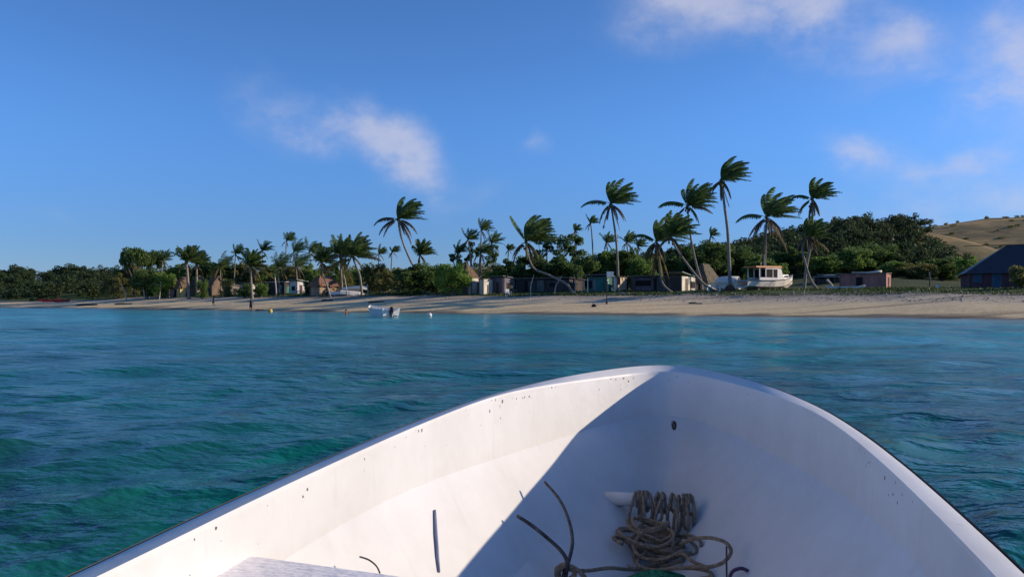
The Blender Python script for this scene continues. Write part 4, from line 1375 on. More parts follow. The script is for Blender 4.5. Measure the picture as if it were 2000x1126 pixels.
def build_boats():
    dark = mat('dark_outboard', (0.045, 0.035, 0.04), (0.03, 0.022, 0.028), 6, rough=0.45)
    blackst = mat('black_stripe', (0.03, 0.025, 0.025), None, 4, rough=0.6)
    orange = mat('orange_painted_roof', (0.62, 0.24, 0.07), (0.40, 0.14, 0.05), 2.5, rough=0.6)
    red = mat('red_paint', (0.45, 0.02, 0.035), None, 3, rough=0.5)
    # moored skiff
    st = [(-2.4, .82, .82, .70, .0, -.15), (-1.2, .90, .82, .74, -.02, -.2), (0.2, .90, .86, .70, .0, -.2), (1.4, .72, .96, .5, .08, -.16), (2.2, .42, 1.08, .24, .25, -.05), (2.7, .05, 1.2, .03, .6, .35)]
    p = P(737, 617.5, 72)
    r = empty('moored_skiff', (p.x, 74.0, 0.0), math.radians(121))
    r.scale = (.95, 1.0, .86)
    tag(r, 'small white skiff with a dark outboard engine, moored in the shallows', 'boat')
    loft_hull(st).build('hull', GEL, r)
    rail(st, 0.035).build('gunwale', WHITE, r, True)
    for s in (-1, 1):
        a0, a1 = s * .22, s * .86
        lo, hi = [(-2.50, a0, .25), (-2.50, s * .74, .12), (-2.41, s * .74, .12), (-2.41, a0, .25)], [(-2.54, a0, .55), (-2.60, a1, 1.02), (-2.41, a1, 1.02), (-2.41, a0, .55)]
        MB().hexa(lo + hi).build('transom_board', GEL, r)
    MB().box(-2.49, -2.41, -.22, .22, .1, .5).build('motor_well', GEL, r)
    for x in (-1.3, 0.3):
        MB().box(x - .14, x + .14, -.84, .84, .52, .56).build('thwart', GEL, r)
    outboard(r, -2.55, 0.62, dark)
    # fuel cans by the engine
    MB().box(-2.2, -1.9, -.35, .05, .15, .75).build('fuel_can', dark, r)
    # beached cabin boat
    st = [(-4.4, 1.05, 1.15, .85, .25, 0.05), (-2.5, 1.25, 1.08, 1.0, .2, 0.0), (0, 1.3, 1.12, 1.0, .2, 0.0), (2.0, 1.05, 1.28, .7, .3, .02), (3.4, .6, 1.52, .32, .55, .15), (4.35, .05, 1.85, .03, 1.1, .7)]
    Yb = 104
    c = P(1508, 566, Yb)
    zg = g1(c.x, Yb)
    r = empty('cabin_boat', (c.x - .3, Yb + 0.8, zg + 0.12), math.radians(30))
    r.scale = (1.06, 1.06, 1.04)
    tag(r, 'white wooden cabin boat with an orange cabin roof, beached on the grass', 'boat')
    loft_hull(st, 0.06).build('hull', mat('cream_hull_paint', (0.80, 0.75, 0.67), (0.68, 0.62, 0.54), 1.2, rough=0.5, detail=9), r)
    rail([(x, b + .02, z - .06, 0, 0, 0) for (x, b, z, *_q) in st], 0.055).build('rubbing_strake', mat('grey_strake', (0.2, 0.19, 0.21), None, 4, rough=.7), r, True)
    rail([(x, cb + .02, cz + .05, 0, 0, 0) for (x, b, z, cb, cz, kz) in st], 0.06).build('boot_stripe', blackst, r, True)
    MB().hexa([(-4.3, -1.0, 1.0), (2.6, -.82, 1.25), (2.6, .82, 1.25), (-4.3, 1.0, 1.0), (-4.3, -1.0, 1.05), (2.6, -.82, 1.30), (2.6, .82, 1.30), (-4.3, 1.0, 1.05)]).build('deck', WHITE, r)
    # wheelhouse: front panel, roof, posts, window openings
    cw = 0.92
    wh = MB()
    wh.hexa([(0.7, -cw, 1.1), (2.0, -cw + .1, 1.2), (2.0, cw - .1, 1.2), (0.7, cw, 1.1), (0.7, -cw, 2.62), (1.35, -cw + .08, 2.62), (1.35, cw - .08, 2.62), (0.7, cw, 2.62)])
    wh.build('wheelhouse', WHITE, r)
    tr = MB()
    tr.hexa([(1.9, -.78, 1.2), (3.3, -.5, 1.4), (3.3, .5, 1.4), (1.9, .78, 1.2), (1.7, -.72, 1.82), (3.15, -.44, 1.84), (3.15, .44, 1.84), (1.7, .72, 1.82)])
    tr.build('trunk_cabin', WHITE, r)
    for k, x in enumerate((2.35, 2.85)):
        MB().box(x, x + .18, -.80 + k * 0.10 - .02, -.60 + k * .08, 1.52, 1.68).build('porthole', DARK, r)
    low = MB()
    for s in (-1, 1):
        low.box(-2.4, 0.7, s * cw - .03, s * cw + .03, 1.0, 1.42)
    low.build('coaming', WHITE, r)
    for s in (-1, 1):
        for x in (-2.4, -1.35, -.15):
            MB().box(x - .05, x + .05, s * cw - .05, s * cw + .05, 1.42, 2.60).build('cabin_post', WHITE, r)
        for (x0, x1) in ((-1.28, -.22), (-.08, .66)):
            MB().box(x0, x1, s * cw - .012, s * cw + .012, 1.44, 2.44).build('window', DARK, r)
        MB().box(-1.40, .72, s * cw - .045, s * cw + .045, 2.44, 2.60).build('window_header', WHITE, r)
    MB().hexa([(-3.1, -1.08, 2.62), (1.5, -.98, 2.62), (1.5, .98, 2.62), (-3.1, 1.08, 2.62), (-3.1, -1.02, 2.80), (1.35, -.92, 2.88), (1.35, .92, 2.88), (-3.1, 1.02, 2.80)]).build('cabin_roof', orange, r)
    MB().tube([(-0.6, 0, 2.75), (-0.6, 0, 4.3)], 0.025, 6).build('mast', WHITE, r)
    MB().tube([(-1.5, -.3, 2.75), (-1.5, -.3, 3.05), (-1.5, -.3, 3.3)], [0.03, 0.03, 0.12], 8).build('deck_light', WHITE, r)
    MB().tube([(-.4, -1.34, 1.05), (-1.0, -1.36, .6), (-1.3, -1.3, .35)], 0.03, 5).build('mooring_line', blackst, r)
    for x in (-2.5, 2.2):
        MB().box(x - .12, x + .12, -.9, .9, -0.35, .1).build('keel_block', WOODGREY, r)
    # white boat with canopy behind the tallest palm
    c = P(1421, 566, 108)
    zg = g1(c.x, 109)
    st = [(-1.9, .75, .72, .6, .1, 0), (0, .8, .75, .62, .08, -.05), (1.2, .6, .85, .35, .2, 0), (2.0, .05, 1.05, .03, .6, .4)]
    r = empty('covered_skiff', (c.x, 109, zg + .1), math.radians(150))
    tag(r, 'white skiff under a rounded white canopy behind the tallest palm trunk', 'boat')
    loft_hull(st).build('hull', GEL, r)
    rail(st, .035).build('gunwale', WHITE, r, True)
    rings = []
    for x, k in ((-1.8, 1.0), (-.6, 1.06), (.6, 1.0), (1.3, .72)):
        o = [(x, math.cos(a) * .80 * k, .8 + math.sin(a) * .95 * k) for a in [math.pi * q / 8 for q in range(9)]]
        i = [(x, math.cos(a) * .76 * k, .8 + math.sin(a) * .91 * k) for a in [math.pi * q / 8 for q in range(8, -1, -1)]]
        rings.append(o + i)
    MB().rings(rings).build('canopy', WHITE, r, True)
    MB().box(-1.7, 1.0, -.55, .55, .35, 1.1).build('stowed_gear', mat('purple_cover', (0.07, 0.045, 0.11), None, 4, rough=.8), r)
    # heap of overturned boats
    st = [(-2.0, .62, .5, .5, .05, 0), (-.5, .66, .52, .5, .03, -.04), (1.0, .5, .58, .3, .1, -.02), (1.9, .05, .75, .03, .4, .25)]
    for k, (u, Y, rz, tilt, lab) in enumerate([(669, 129, -20, 172, 'upturned white dinghy lying beside the reddish hut'), (690, 128, 12, 188, 'upturned white dinghy in the boat heap, right of the leaning post'),
                                             (694, 130, -8, 165, 'dinghy propped on top of the white boat heap')]):
        c = P(u, 566, Y)
        o = empty('upturned_dinghy', (c.x, Y, g1(c.x, Y) + (.62 if k < 2 else 1.25)), math.radians(rz))
        o.rotation_euler = (math.radians(tilt), math.radians((-3, 4, -7)[k]), math.radians(rz))
        tag(o, lab, 'boat', 'upturned dinghies by the reddish hut')
        loft_hull(st).build('hull', GEL, o)
        rail(st, .035).build('gunwale', WHITE, o, True)
    # long pale dugout right of the driftwood stump
    st = [(-2.2, .08, .42, .06, .3, .2), (-1.4, .3, .32, .24, .08, 0), (0, .36, .3, .3, .05, 0), (1.4, .3, .33, .22, .08, 0), (2.3, .05, .45, .03, .3, .2)]
    c = P(1650, 565, 98)
    o = empty('dugout_canoe', (c.x, 98, g1(c.x, 98) + .03), math.radians(-28))
    tag(o, 'long pale canoe lying on the grass before the pink house', 'boat')
    loft_hull(st, .04).build('hull', GEL, o)
    rail(st, .025).build('gunwale', WHITE, o, True)
    # red canoes far left
    for k, (u, Y, rz) in enumerate([(96, 178, 4), (118, 174, -10)]):
        c = P(u, 588, Y)
        o = empty('red_canoe', (c.x, Y, g1(c.x, Y) + .02), math.radians(rz))
        tag(o, ['red canoe on the far left beach, farther from the huts', 'red canoe on the far left beach, nearer the huts'][k], 'boat', 'red canoes on the far left beach')
        loft_hull([(x, b, z * 1.6, cb, cz, kz) for (x, b, z, cb, cz, kz) in st], .04).build('hull', red, o)
        MB().box(-.2, .2, -.33, .33, .40, .43).build('thwart', red, o)


build_boats()


# ------------------------------------------------------------------ the boat we sit in
HD = math.radians(15)
BS, BC = math.sin(HD), math.cos(HD)


def plan(s, l):
    lp = l - 0.28
    return (BS * s + BC * lp, BC * s - BS * lp)


def rim_z(x, y):
    return EYE - 0.508 + 0.0444 * y


def build_boat():
    half = [(-3.2, .76), (-2, .79), (-.8, .79), (0.2, .775), (1.07, .757), (1.5, .750), (1.97, .728), (2.3, .703), (2.6, .670), (2.95, .612), (3.25, .533), (3.5, .447), (3.7, .355), (3.87, .258), (3.99, .168), (4.06, .085), (4.084, 0)]
    ctl = [(s, -w, 0) for s, w in half] + [(s, w, 0) for s, w in reversed(half[:-1])]
    full = [(p.x, p.y) for p in catmull(ctl, 8)]       # port aft -> bow -> starboard aft
    n = len(full)
    s = np.array([p[0] for p in full])
    l = np.array([p[1] for p in full])
    tx, ty = np.gradient(s), np.gradient(l)
    ln = np.hypot(tx, ty)
    ns, nl = -ty / ln, tx / ln            # normal in (s,l)
    flip = (ns * (s - 1) + nl * l) < 0
    ns, nl = np.where(flip, -ns, ns), np.where(flip, -nl, nl)
    bow = sstep(2.6, 4.0, s)
    stem = sstep(1.6, 4.06, s)

    def curve(ds, wf, dz, off=0.0):
        """world points of the rim curve moved: off along the outward normal, scaled wf across, ds aft at the stem, dz up"""
        ss = s + ns * off - ds * stem
        ll = (l + nl * off) * wf
        x, y = plan(ss, ll)
        x0, y0 = plan(s, l)
        return np.stack([x, y, rim_z(x0, y0) + dz], -1)
    M = bpy.data.materials.new('boat_white_paint')
    M.use_nodes = True
    nt = M.node_tree
    b = nt.nodes['Principled BSDF']
    N, Lk = nt.nodes.new, nt.links.new
    b.inputs['Roughness'].default_value = 0.42
    b.inputs['Specular IOR Level'].default_value = 0.35
    uv = N('ShaderNodeUVMap')
    uv.uv_map = 'UVMap'
    tc = N('ShaderNodeTexCoord')

    def m(op, x, y, z=None):
        k = N('ShaderNodeMath')
        k.operation = op
        for q, w in enumerate((x, y, z)):
            if w is None: continue
            if isinstance(w, (int, float)): k.inputs[q].default_value = w
            else: Lk(w, k.inputs[q])
        return k.outputs[0]

    def nz(sc, det, vec=None, rgh=0.6):
        k = N('ShaderNodeTexNoise')
        k.inputs['Scale'].default_value = sc
        k.inputs['Detail'].default_value = det
        k.inputs['Roughness'].default_value = rgh
        Lk(vec or tc.outputs['Object'], k.inputs['Vector'])
        return k.outputs['Fac']
    sep = N('ShaderNodeSeparateXYZ')
    Lk(uv.outputs[0], sep.inputs[0])
    depth = sep.outputs['Y']
    # grime: large faint stains, scuffs, more of it low down in the boat
    g1_ = nz(2.3, 8)
    g2_ = nz(14, 8, rgh=0.7)
    r1 = N('ShaderNodeValToRGB')
    r1.color_ramp.elements[0].position = 0.30
    r1.color_ramp.elements[1].position = 0.62
    r1.color_ramp.elements[0].color = (0.58, 0.56, 0.53, 1)
    r1.color_ramp.elements[1].color = (0.69, 0.68, 0.67, 1)
    Lk(m('ADD', m('MULTIPLY', g1_, 0.75), m('MULTIPLY', g2_, 0.25)), r1.inputs['Fac'])
    # scuff streaks running down the side
    mp = N('ShaderNodeMapping')
    mp.inputs['Scale'].default_value = (22, 2.5, 1)
    Lk(uv.outputs[0], mp.inputs['Vector'])
    s1 = nz(1.0, 6, mp.outputs[0], 0.7)
    sr = N('ShaderNodeMapRange')
    sr.inputs['From Min'].default_value = 0.58
    sr.inputs['From Max'].default_value = 0.78
    sr.inputs['To Max'].default_value = 0.30
    Lk(s1, sr.inputs['Value'])
    mx = N('ShaderNodeMix')
    mx.data_type = 'RGBA'
    Lk(sr.outputs[0], mx.inputs['Factor'])
    Lk(r1.outputs[0], mx.inputs[6])
    mx.inputs[7].default_value = (0.42, 0.38, 0.32, 1)
    # paint chips: dark spots, clustered just below the rim
    mpc = N('ShaderNodeMapping')
    mpc.inputs['Scale'].default_value = (1, 1, 1)
    Lk(uv.outputs[0], mpc.inputs['Vector'])
    vo = N('ShaderNodeTexVoronoi')
    vo.inputs['Scale'].default_value = 52
    Lk(mpc.outputs[0], vo.inputs['Vector'])
    sc_ = N('ShaderNodeSeparateColor')
    Lk(vo.outputs['Color'], sc_.inputs[0])
    wob = nz(90, 2)
    dist = m('ADD', vo.outputs['Distance'], m('MULTIPLY', m('SUBTRACT', wob, 0.5), 0.25))
    size = m('MULTIPLY', m('SUBTRACT', sc_.outputs[0], 0.60), 1.0)
    near = N('ShaderNodeMapRange')
    near.inputs['From Min'].default_value = 0.015
    near.inputs['From Max'].default_value = 0.10
    near.inputs['To Min'].default_value = 1.0
    near.inputs['To Max'].default_value = 0.13
    Lk(depth, near.inputs['Value'])
    cl = nz(2.2, 2)
    clr = N('ShaderNodeMapRange')
    clr.inputs['From Min'].default_value = 0.42
    clr.inputs['From Max'].default_value = 0.6
    Lk(cl, clr.inputs['Value'])
    chip = m('LESS_THAN', dist, m('MULTIPLY', m('MULTIPLY', size, near.outputs[0]), m('ADD', m('MULTIPLY', clr.outputs[0], .8), .2)))
    mx2 = N('ShaderNodeMix')
    mx2.data_type = 'RGBA'
    Lk(m('MULTIPLY', chip, 0.9), mx2.inputs['Factor'])
    Lk(mx.outputs[2], mx2.inputs[6])
    mx2.inputs[7].default_value = (0.035, 0.028, 0.035, 1)
    Lk(mx2.outputs[2], b.inputs['Base Color'])
    bp = N('ShaderNodeBump')
    bp.inputs['Strength'].default_value = 0.35
    bp.inputs['Distance'].default_value = 0.012
    Lk(m('ADD', nz(5, 3), m('MULTIPLY', nz(60, 3), 0.06)), bp.inputs['Height'])
    Lk(bp.outputs[0], b.inputs['Normal'])

    root = empty('open_skiff', (0, 0, 0))
    tag(root, 'white fibreglass skiff with a broad rounded bow, filling the foreground', 'boat')
    arc = np.concatenate([[0], np.cumsum(np.hypot(np.diff(s), np.diff(l)))])

    def sheet(name, curves, depths, m_, smooth=True, flipf=False):
        V = np.concatenate(curves)
        k = len(curves)
        i = np.arange(k * n).reshape(k, n)
        Fa = np.stack([i[:-1, :-1], i[:-1, 1:], i[1:, 1:], i[1:, :-1]], -1).reshape(-1, 4)
        if flipf: Fa = Fa[:, ::-1]
        me = np_mesh(name, V, Fa)
        u = me.uv_layers.new(name='UVMap')
        li = np.empty(len(me.loops), dtype=np.int32)
        me.loops.foreach_get('vertex_index', li)
        uvv = np.stack([np.tile(arc, k), np.concatenate([np.full(n, d_) if np.isscalar(d_) else d_ for d_ in depths])], 1)
        u.data.foreach_set('uv', uvv[li].astype(np.float32).ravel())
        o = link(name, me, m_, root, smooth)
        me.set_sharp_from_angle(angle=math.radians(13))
        return o
    port = (l < 0) * 1.0
    aft = 1 - bow
    # gunwale: outer edge, crown, inner edge. Port side rolls outward, bow lip leans in
    wd = 0.050 * bow + aft * (0.105 * port + 0.060 * (1 - port))      # gunwale width
    ti = -0.026 * bow + aft * (0.029 * port + 0.011 * (1 - port))     # inner edge height relative to the outer
    gw = [curve(0, 1, -0.034, 0.004), curve(0, 1, -0.006, 0.004), curve(0, 1, 0, -0.004)]
    for q in (0.25, 0.5, 0.75):
        c = curve(0, 1, 0, -wd * q)
        c[:, 2] += ti * q + 0.0015 * math.sin(q * math.pi)
        gw.append(c)
    inn = curve(0, 1, 0, -wd)
    inn[:, 2] += ti - 0.0005
    inn2 = curve(0, 1, 0, -wd - 0.002)
    inn2[:, 2] += ti - 0.010
    gw += [inn, inn2]
    sheet('gunwale', gw, [0.3] * len(gw), M)
    # liner (inside skin)
    kn = 0.125 + 0.115 * sstep(1.7, 3.6, s)       # knuckle depth
    lv = []
    dp = []
    top = curve(0, 1, 0, -wd - 0.001)
    top[:, 2] += ti - 0.006

    def level(ds, wf, d_):
        c = curve(ds, wf, 0, -wd - 0.001)
        c[:, 2] += -d_
        return c
    for q in np.linspace(0, 1, 6):
        c = level(0.03 * q, 1 - 0.012 * q, kn * q)
        c[:, 2] += (ti - 0.006) * (1 - q)
        lv.append(c)
        dp.append(kn * q)
    for q in np.linspace(0, 1, 9)[1:]:
        bulge = math.sin(q * math.pi) * 0.012
        lv.append(level(0.03 + 0.27 * q, 0.988 - 0.35 * q + bulge, kn + (0.47 - kn) * q))
        dp.append(kn + (0.5 - kn) * q)
    for q in np.linspace(0, 1, 7)[1:]:
        lv.append(level(0.30 + 0.32 * q, 0.638 * (1 - q), 0.47 + 0.20 * q ** 0.8))
        dp.append(0.5 + .17 * q)
    sheet('inner_hull', lv, dp, M, flipf=True)
    # outer skin
    ov = [curve(0, 1, -0.03, 0.0), curve(0.03, .985, -.2), curve(0.12, .93, -.5), curve(.3, .84, -.85), curve(.5, .6, -1.1), curve(.8, 0.0, -1.3)]
    sheet('outer_hull', ov, [0.3] * 6, M)
    rub = mat('black_rail_shadow_line', (0.03, 0.03, 0.035), None, 8, rough=0.6)  # rub rail, raised so its black draws the shadow line outside the rim
    sheet('rub_rail_shadow_line', [curve(0, 1, -0.004, 0.0045), curve(0, 1, -0.001, 0.006), curve(0, 1, -0.005, 0.010), curve(0, 1, -0.040, 0.012), curve(0, 1, -0.048, 0.004)], [0.3] * 5, rub)
    # transom
    tb = MB()
    a_, c_ = ov, n - 1
    ringp = [Vector(k[0]) for k in lv] + [Vector(k[-1]) for k in lv[::-1]]
    ringo = [p + Vector((-BS * .05, -BC * .05, 0)) for p in ringp]
    tb.rings([ringp, ringo])
    tb.build('transom', M, root)

    def B(ss, ll, d_):
        x, y = plan(ss, ll)
        return Vector((x, y, rim_z(x, y) - d_))
    # thwart: painted plank seat just below the rim
    wood = mat('painted_thwart', (0.88, 0.84, 0.84), (0.84, 0.80, 0.80), 3.5, rough=0.6, bump=0.2, bscale=30, stretch=(1.0, 4, 1), detail=9)

    def thw(s0, s1, w0, w1, d0):
        q = [B(s0, -w0, d0 + .035), B(s0, w0, d0 + .035), B(s1 - .05, w1, d0 + .035), B(s1 + .035, -w1, d0 + .035), B(s0, -w0, d0), B(s0, w0, d0), B(s1 - .05, w1, d0), B(s1 + .035, -w1, d0)]
        o = MB().hexa(q).build('thwart', wood, root)
        bv = o.modifiers.new('bevel', 'BEVEL')
        bv.width = 0.008
        bv.segments = 2
        return o
    thw(1.02, 1.395, .665, .655, .075)
    thw(-1.0, -0.6, .70, .70, .16)
    # crossbar in the bow carrying the rope
    bar = [B(3.36, -.27, .475), B(3.355, -.10, .468), B(3.345, .08, .474), B(3.34, .155, .480)]
    MB().tube(bar, [.030, .028, .028, .030], 14).build('bow_bar', M, root, True)
    # eye fitting and drain hole in the stem
    steel = mat('tarnished_metal', (0.12, 0.115, 0.09), (0.05, 0.05, 0.045), 20, rough=0.5, metallic=0.6)
    e0 = P(1315, 829, 3.72)
    ring = [e0 + Vector((math.cos(a) * .008, -.02, math.sin(a) * .018)) for a in np.linspace(0, 2 * math.pi, 17)]
    MB().tube(ring, .0038, 6).build('eye_ring', steel, root, True)
    MB().rings([[e0 + Vector((math.cos(a) * .008, -.016 + dy_, math.sin(a) * .019)) for a in np.linspace(0, 2 * math.pi, 13)[:-1]] for dy_ in (0, .03)]).build('eye_plate', mat('dull_green_grey', (.30, .30, .25), None, 40, rough=.7), root)
    from mathutils.bvhtree import BVHTree
    me = [c for c in root.children if c.name.startswith('inner_hull')][0].data
    bvh = BVHTree.FromPolygons([v.co.copy() for v in me.vertices], [tuple(q.vertices) for q in me.polygons])

    def on_hull(u, v, gap):
        d_ = pix_dir(u, v).normalized()
        hit = bvh.ray_cast(Vector((0, 0, EYE)), d_)
        return hit[0] - d_ * gap
    return B, M, steel, on_hull


B, BOATM, STEEL, on_hull = build_boat()


def build_gear():
    rg = random.Random(4)
    ropem = mat('grey_brown_rope', (0.52, 0.40, 0.28), (0.32, 0.24, 0.17), 60, rough=0.95, bump=0.8, bscale=160, stretch=(1, 1, 1))
    rt = MB()

    def strand(pts, r=.0066):
        rt.tube(catmull(pts, 7), r, 7)
    # turns round the bar
    for k, l in enumerate((-.075, -.062, -.048, -.005, .02, .055, .10, .115, .128)):
        pts = []
        for a in np.linspace(-0.5, 2 * math.pi - 0.5, 11):
            pts.append(B(3.35 - .038 * math.cos(a), l + .012 * a / 6.28 + rg.uniform(-.004, .004), .470 - .038 * math.sin(a)))
        strand(pts)
    # loops hanging from it
    for k in range(8):
        l0 = -.07 + .20 * k / 7 + rg.uniform(-.01, .01)
        w = rg.uniform(.02, .05)
        dep = rg.uniform(.06, .16)
        s0 = 3.31 - rg.uniform(0, .06)
        pts = [B(3.34, l0 - w * .5, .432), B(s0, l0 - w, .47 + dep * .25), B(s0 - .02, l0 - w * .9, .47 + dep * .7), B(s0 - .03, l0, .47 + dep), B(s0 - .02, l0 + w * .9, .47 + dep * .7), B(s0, l0 + w, .47 + dep * .25), B(3.34, l0 + w * .5, .432)]
        strand(pts)
    # loose coils slumped on the floor below, each resting on the ones before
    for k in range(15):
        c = Vector((rg.uniform(3.03, 3.16), rg.uniform(-.03, .09)))
        ph = rg.uniform(0, 6.28)
        rx, ry = rg.uniform(.05, .10), rg.uniform(.06, .13)
        dd = .605 - .115 * k / 14
        tilt = rg.uniform(-.25, .25)
        pts = []
        for a in np.linspace(0, rg.uniform(4.6, 7.5), 12):
            ss = c.x + rx * math.cos(a + ph) * (1 + .06 * math.sin(3 * a))
            ll = c.y + ry * math.sin(a + ph) * (1 + .08 * math.sin(2 * a + k))
            pts.append(B(ss, ll, dd + tilt * (ll - c.y) * .4 + .012 * math.sin(2 * a + ph)))
        strand(pts)
    # big open loop to the right and the line running to the anchor
    strand([P(1330, 1062, 2.95), P(1352, 1052, 2.88), P(1385, 1049, 2.80), P(1416, 1058, 2.72), P(1428, 1076, 2.70), P(1414, 1096, 2.68), P(1388, 1106, 2.70), P(1350, 1106, 2.76), P(1310, 1110, 2.82)])
    strand([P(1262, 1075, 2.95), P(1245, 1100, 2.88), P(1275, 1112, 2.84), P(1330, 1108, 2.80), P(1375, 1112, 2.74), P(1390, 1124, 2.70), P(1350, 1132, 2.70)])
    strand([P(1255, 1040, 3.0), P(1238, 1062, 2.95), P(1250, 1085, 2.90), P(1290, 1092, 2.88), P(1330, 1080, 2.86), P(1352, 1095, 2.80), P(1385, 1108, 2.74)])
    strand([P(1300, 1095, 2.95), P(1240, 1110, 2.85), P(1190, 1108, 2.75), P(1150, 1113, 2.69), P(1118, 1112, 2.65), P(1100, 1108, 2.62), P(1092, 1122, 2.61), P(1108, 1135, 2.6)])
    strand([P(1085, 1112, 2.60), P(1100, 1102, 2.60), P(1116, 1108, 2.60), P(1122, 1122, 2.60), P(1105, 1132, 2.60), P(1088, 1124, 2.60), P(1090, 1110, 2.60), P(1110, 1104, 2.60), P(1135, 1118, 2.60), P(1150, 1140, 2.60)], .008)
    o = rt.build('mooring_rope', ropem, None, True)
    tag(o, 'tangled grey-brown rope hung on the bar in the bow', 'rope')
    # thin purple line on the right
    pm = mat('purple_cord', (0.10, 0.06, 0.12), None, 30, rough=.9)
    o = MB().tube(catmull([P(1425, 1126, 2.60), P(1432, 1114, 2.60), P(1448, 1109, 2.60), P(1462, 1116, 2.60), P(1464, 1130, 2.60), P(1450, 1150, 2.60)], 6), .006, 6).build('purple_cord', pm, None, True)
    tag(o, 'small loop of purple cord right of the rope tangle', 'cord')
    # grapnel anchor: two bent tines show above the frame edge
    iron = mat('worn_iron', (0.14, 0.125, 0.125), (0.06, 0.05, 0.05), 25, rough=0.45, metallic=0.7, bump=.3, bscale=60)
    A = empty('grapnel_anchor', P(1104, 1150, 2.6))
    tag(A, 'rusty iron grapnel anchor with bent tines poking up beside the rope', 'anchor')
    base = A.location.copy()

    def tine(pts, r0, r1):
        path = catmull([p - base for p in pts], 8)
        k = len(path) - 1
        MB().tube(path, [r0 + (r1 - r0) * i / k for i in range(k + 1)], 9).build('tine', iron, A, True)
    tine([P(1104, 1150, 2.60), P(1102, 1118, 2.61), P(1112, 1090, 2.63), P(1118, 1055, 2.70), P(1111, 1015, 2.79), P(1093, 975, 2.87), P(1064, 940, 2.92)], .0070, .0050)
    tine([P(1102, 1152, 2.61), P(1106, 1118, 2.60), P(1108, 1098, 2.59), P(1098, 1077, 2.60), P(1072, 1052, 2.63), P(1040, 1026, 2.66), P(1010, 1006, 2.68)], .0068, .0060)
    tine([P(1104, 1150, 2.60), P(1150, 1165, 2.62), P(1200, 1160, 2.68)], .0065, .005)
    MB().tube([Vector((0, 0, -.02)), P(1085, 1175, 2.55) - base, P(1040, 1200, 2.45) - base], .011, 10).build('shank', iron, A, True)
    # thin rods
    rodm = mat('blue_grey_rod', (0.22, 0.26, 0.40), None, 20, rough=.5)
    o = MB().tube([on_hull(849, 996, .006), on_hull(852, 1040, .012), on_hull(855, 1085, .010), on_hull(857, 1116, .004)], .0045, 8).build('thin_rod', rodm, None, True)
    tag(o, 'thin blue-grey metal rod standing against the sunlit side', 'rod')
    o = MB().tube([P(1419, 1066, 2.64), P(1419, 1100, 2.63), P(1420, 1150, 2.62)], .003, 6).build('thin_rod', iron, None, True)
    tag(o, 'thin dark wire standing right of the rope tangle', 'rod')
    o = MB().tube(catmull([P(702, 1086, 1.86), P(720, 1092, 1.86), P(735, 1104, 1.85), P(742, 1118, 1.83)], 5), .002, 5).build('loose_wire', iron, None, True)
    tag(o, 'short dark wire lying beside the white thwart', 'wire')
    # green net bundle
    gm = mat('green_net', (0.02, 0.30, 0.14), (0.01, 0.16, 0.08), 40, rough=.8, bump=.8, bscale=70)
    rings = []
    for i in range(9):
        t = i / 8
        c = P(1165 + 250 * t, 1152 - 6 * math.sin(t * 3.1) + 4 * math.sin(t * 9), 2.72 + .14 * t)
        rr = .012 + .035 * math.sin(math.pi * min(1, t * .9 + .08))
        rings.append([c + Vector((0.2 * rr * math.sin(k), rr * 1.5 * math.cos(k * math.pi / 6), rr * math.sin(k * math.pi / 6) + .006 * math.sin(k * 2.3 + i))) for k in range(12)])
    o = MB().rings(rings).build('green_net', gm, None, True)
    tag(o, 'rolled green net lying under the rope at the bottom edge', 'net')


build_gear()


# ------------------------------------------------------------------ small things ashore and afloat
def skin_person(name, label, base, h, joints, edges, mats, rz=0.0):
    """joints: name -> (x, y, z, radius) for a 1.0 m tall figure"""
    root = empty(name, base, rz)
    tag(root, label, 'person')
    names = list(joints)
    V = [tuple(c * h for c in joints[k][:3]) for k in names]
    E = [(names.index(a), names.index(b)) for a, b in edges]
    me = bpy.data.meshes.new('body')
    me.from_pydata(V, E, [])
    me.materials.append(mats[0])
    o = bpy.data.objects.new('body', me)
    COL.objects.link(o)
    o.parent = root
    sk = o.modifiers.new('skin', 'SKIN')
    for i, k in enumerate(names):
        r = joints[k][3] * h
        me.skin_vertices[0].data[i].radius = (r, r)
        me.skin_vertices[0].data[i].use_root = (k == 'pelvis')
    ss = o.modifiers.new('sub', 'SUBSURF')
    ss.levels = ss.render_levels = 2
    # shorts and shirt as sleeves round the body
    def tubepart(nm, chain, rads, m_):
        MB().tube([Vector(joints[k][:3]) * h for k in chain], [r * h for r in rads], 10).build(nm, m_, root, True)
    for s in ('l', 'r'):
        tubepart('shorts_leg', ['hip' + s, 'knee' + s], [.066, .056], mats[1])
    tubepart('shorts', ['pelvis', 'waist'], [.094, .085], mats[1])
    if mats[2] is not None:
        tubepart('shirt', ['waist', 'chest', 'neck0'], [.090, .105, .07], mats[2])
    # hair cap
    hd = Vector(joints['head'][:3]) * h
    rings = [[hd + Vector((math.cos(b) * math.sin(p) * .062 * h, math.sin(b) * math.sin(p) * .066 * h + .008 * h, math.cos(p) * .072 * h)) for b in [k * math.pi / 5 for k in range(10)]] for p in (0.02, .5, 1.0, 1.5)]
    MB().rings(rings).build('hair', mats[3], root, True)
    return root


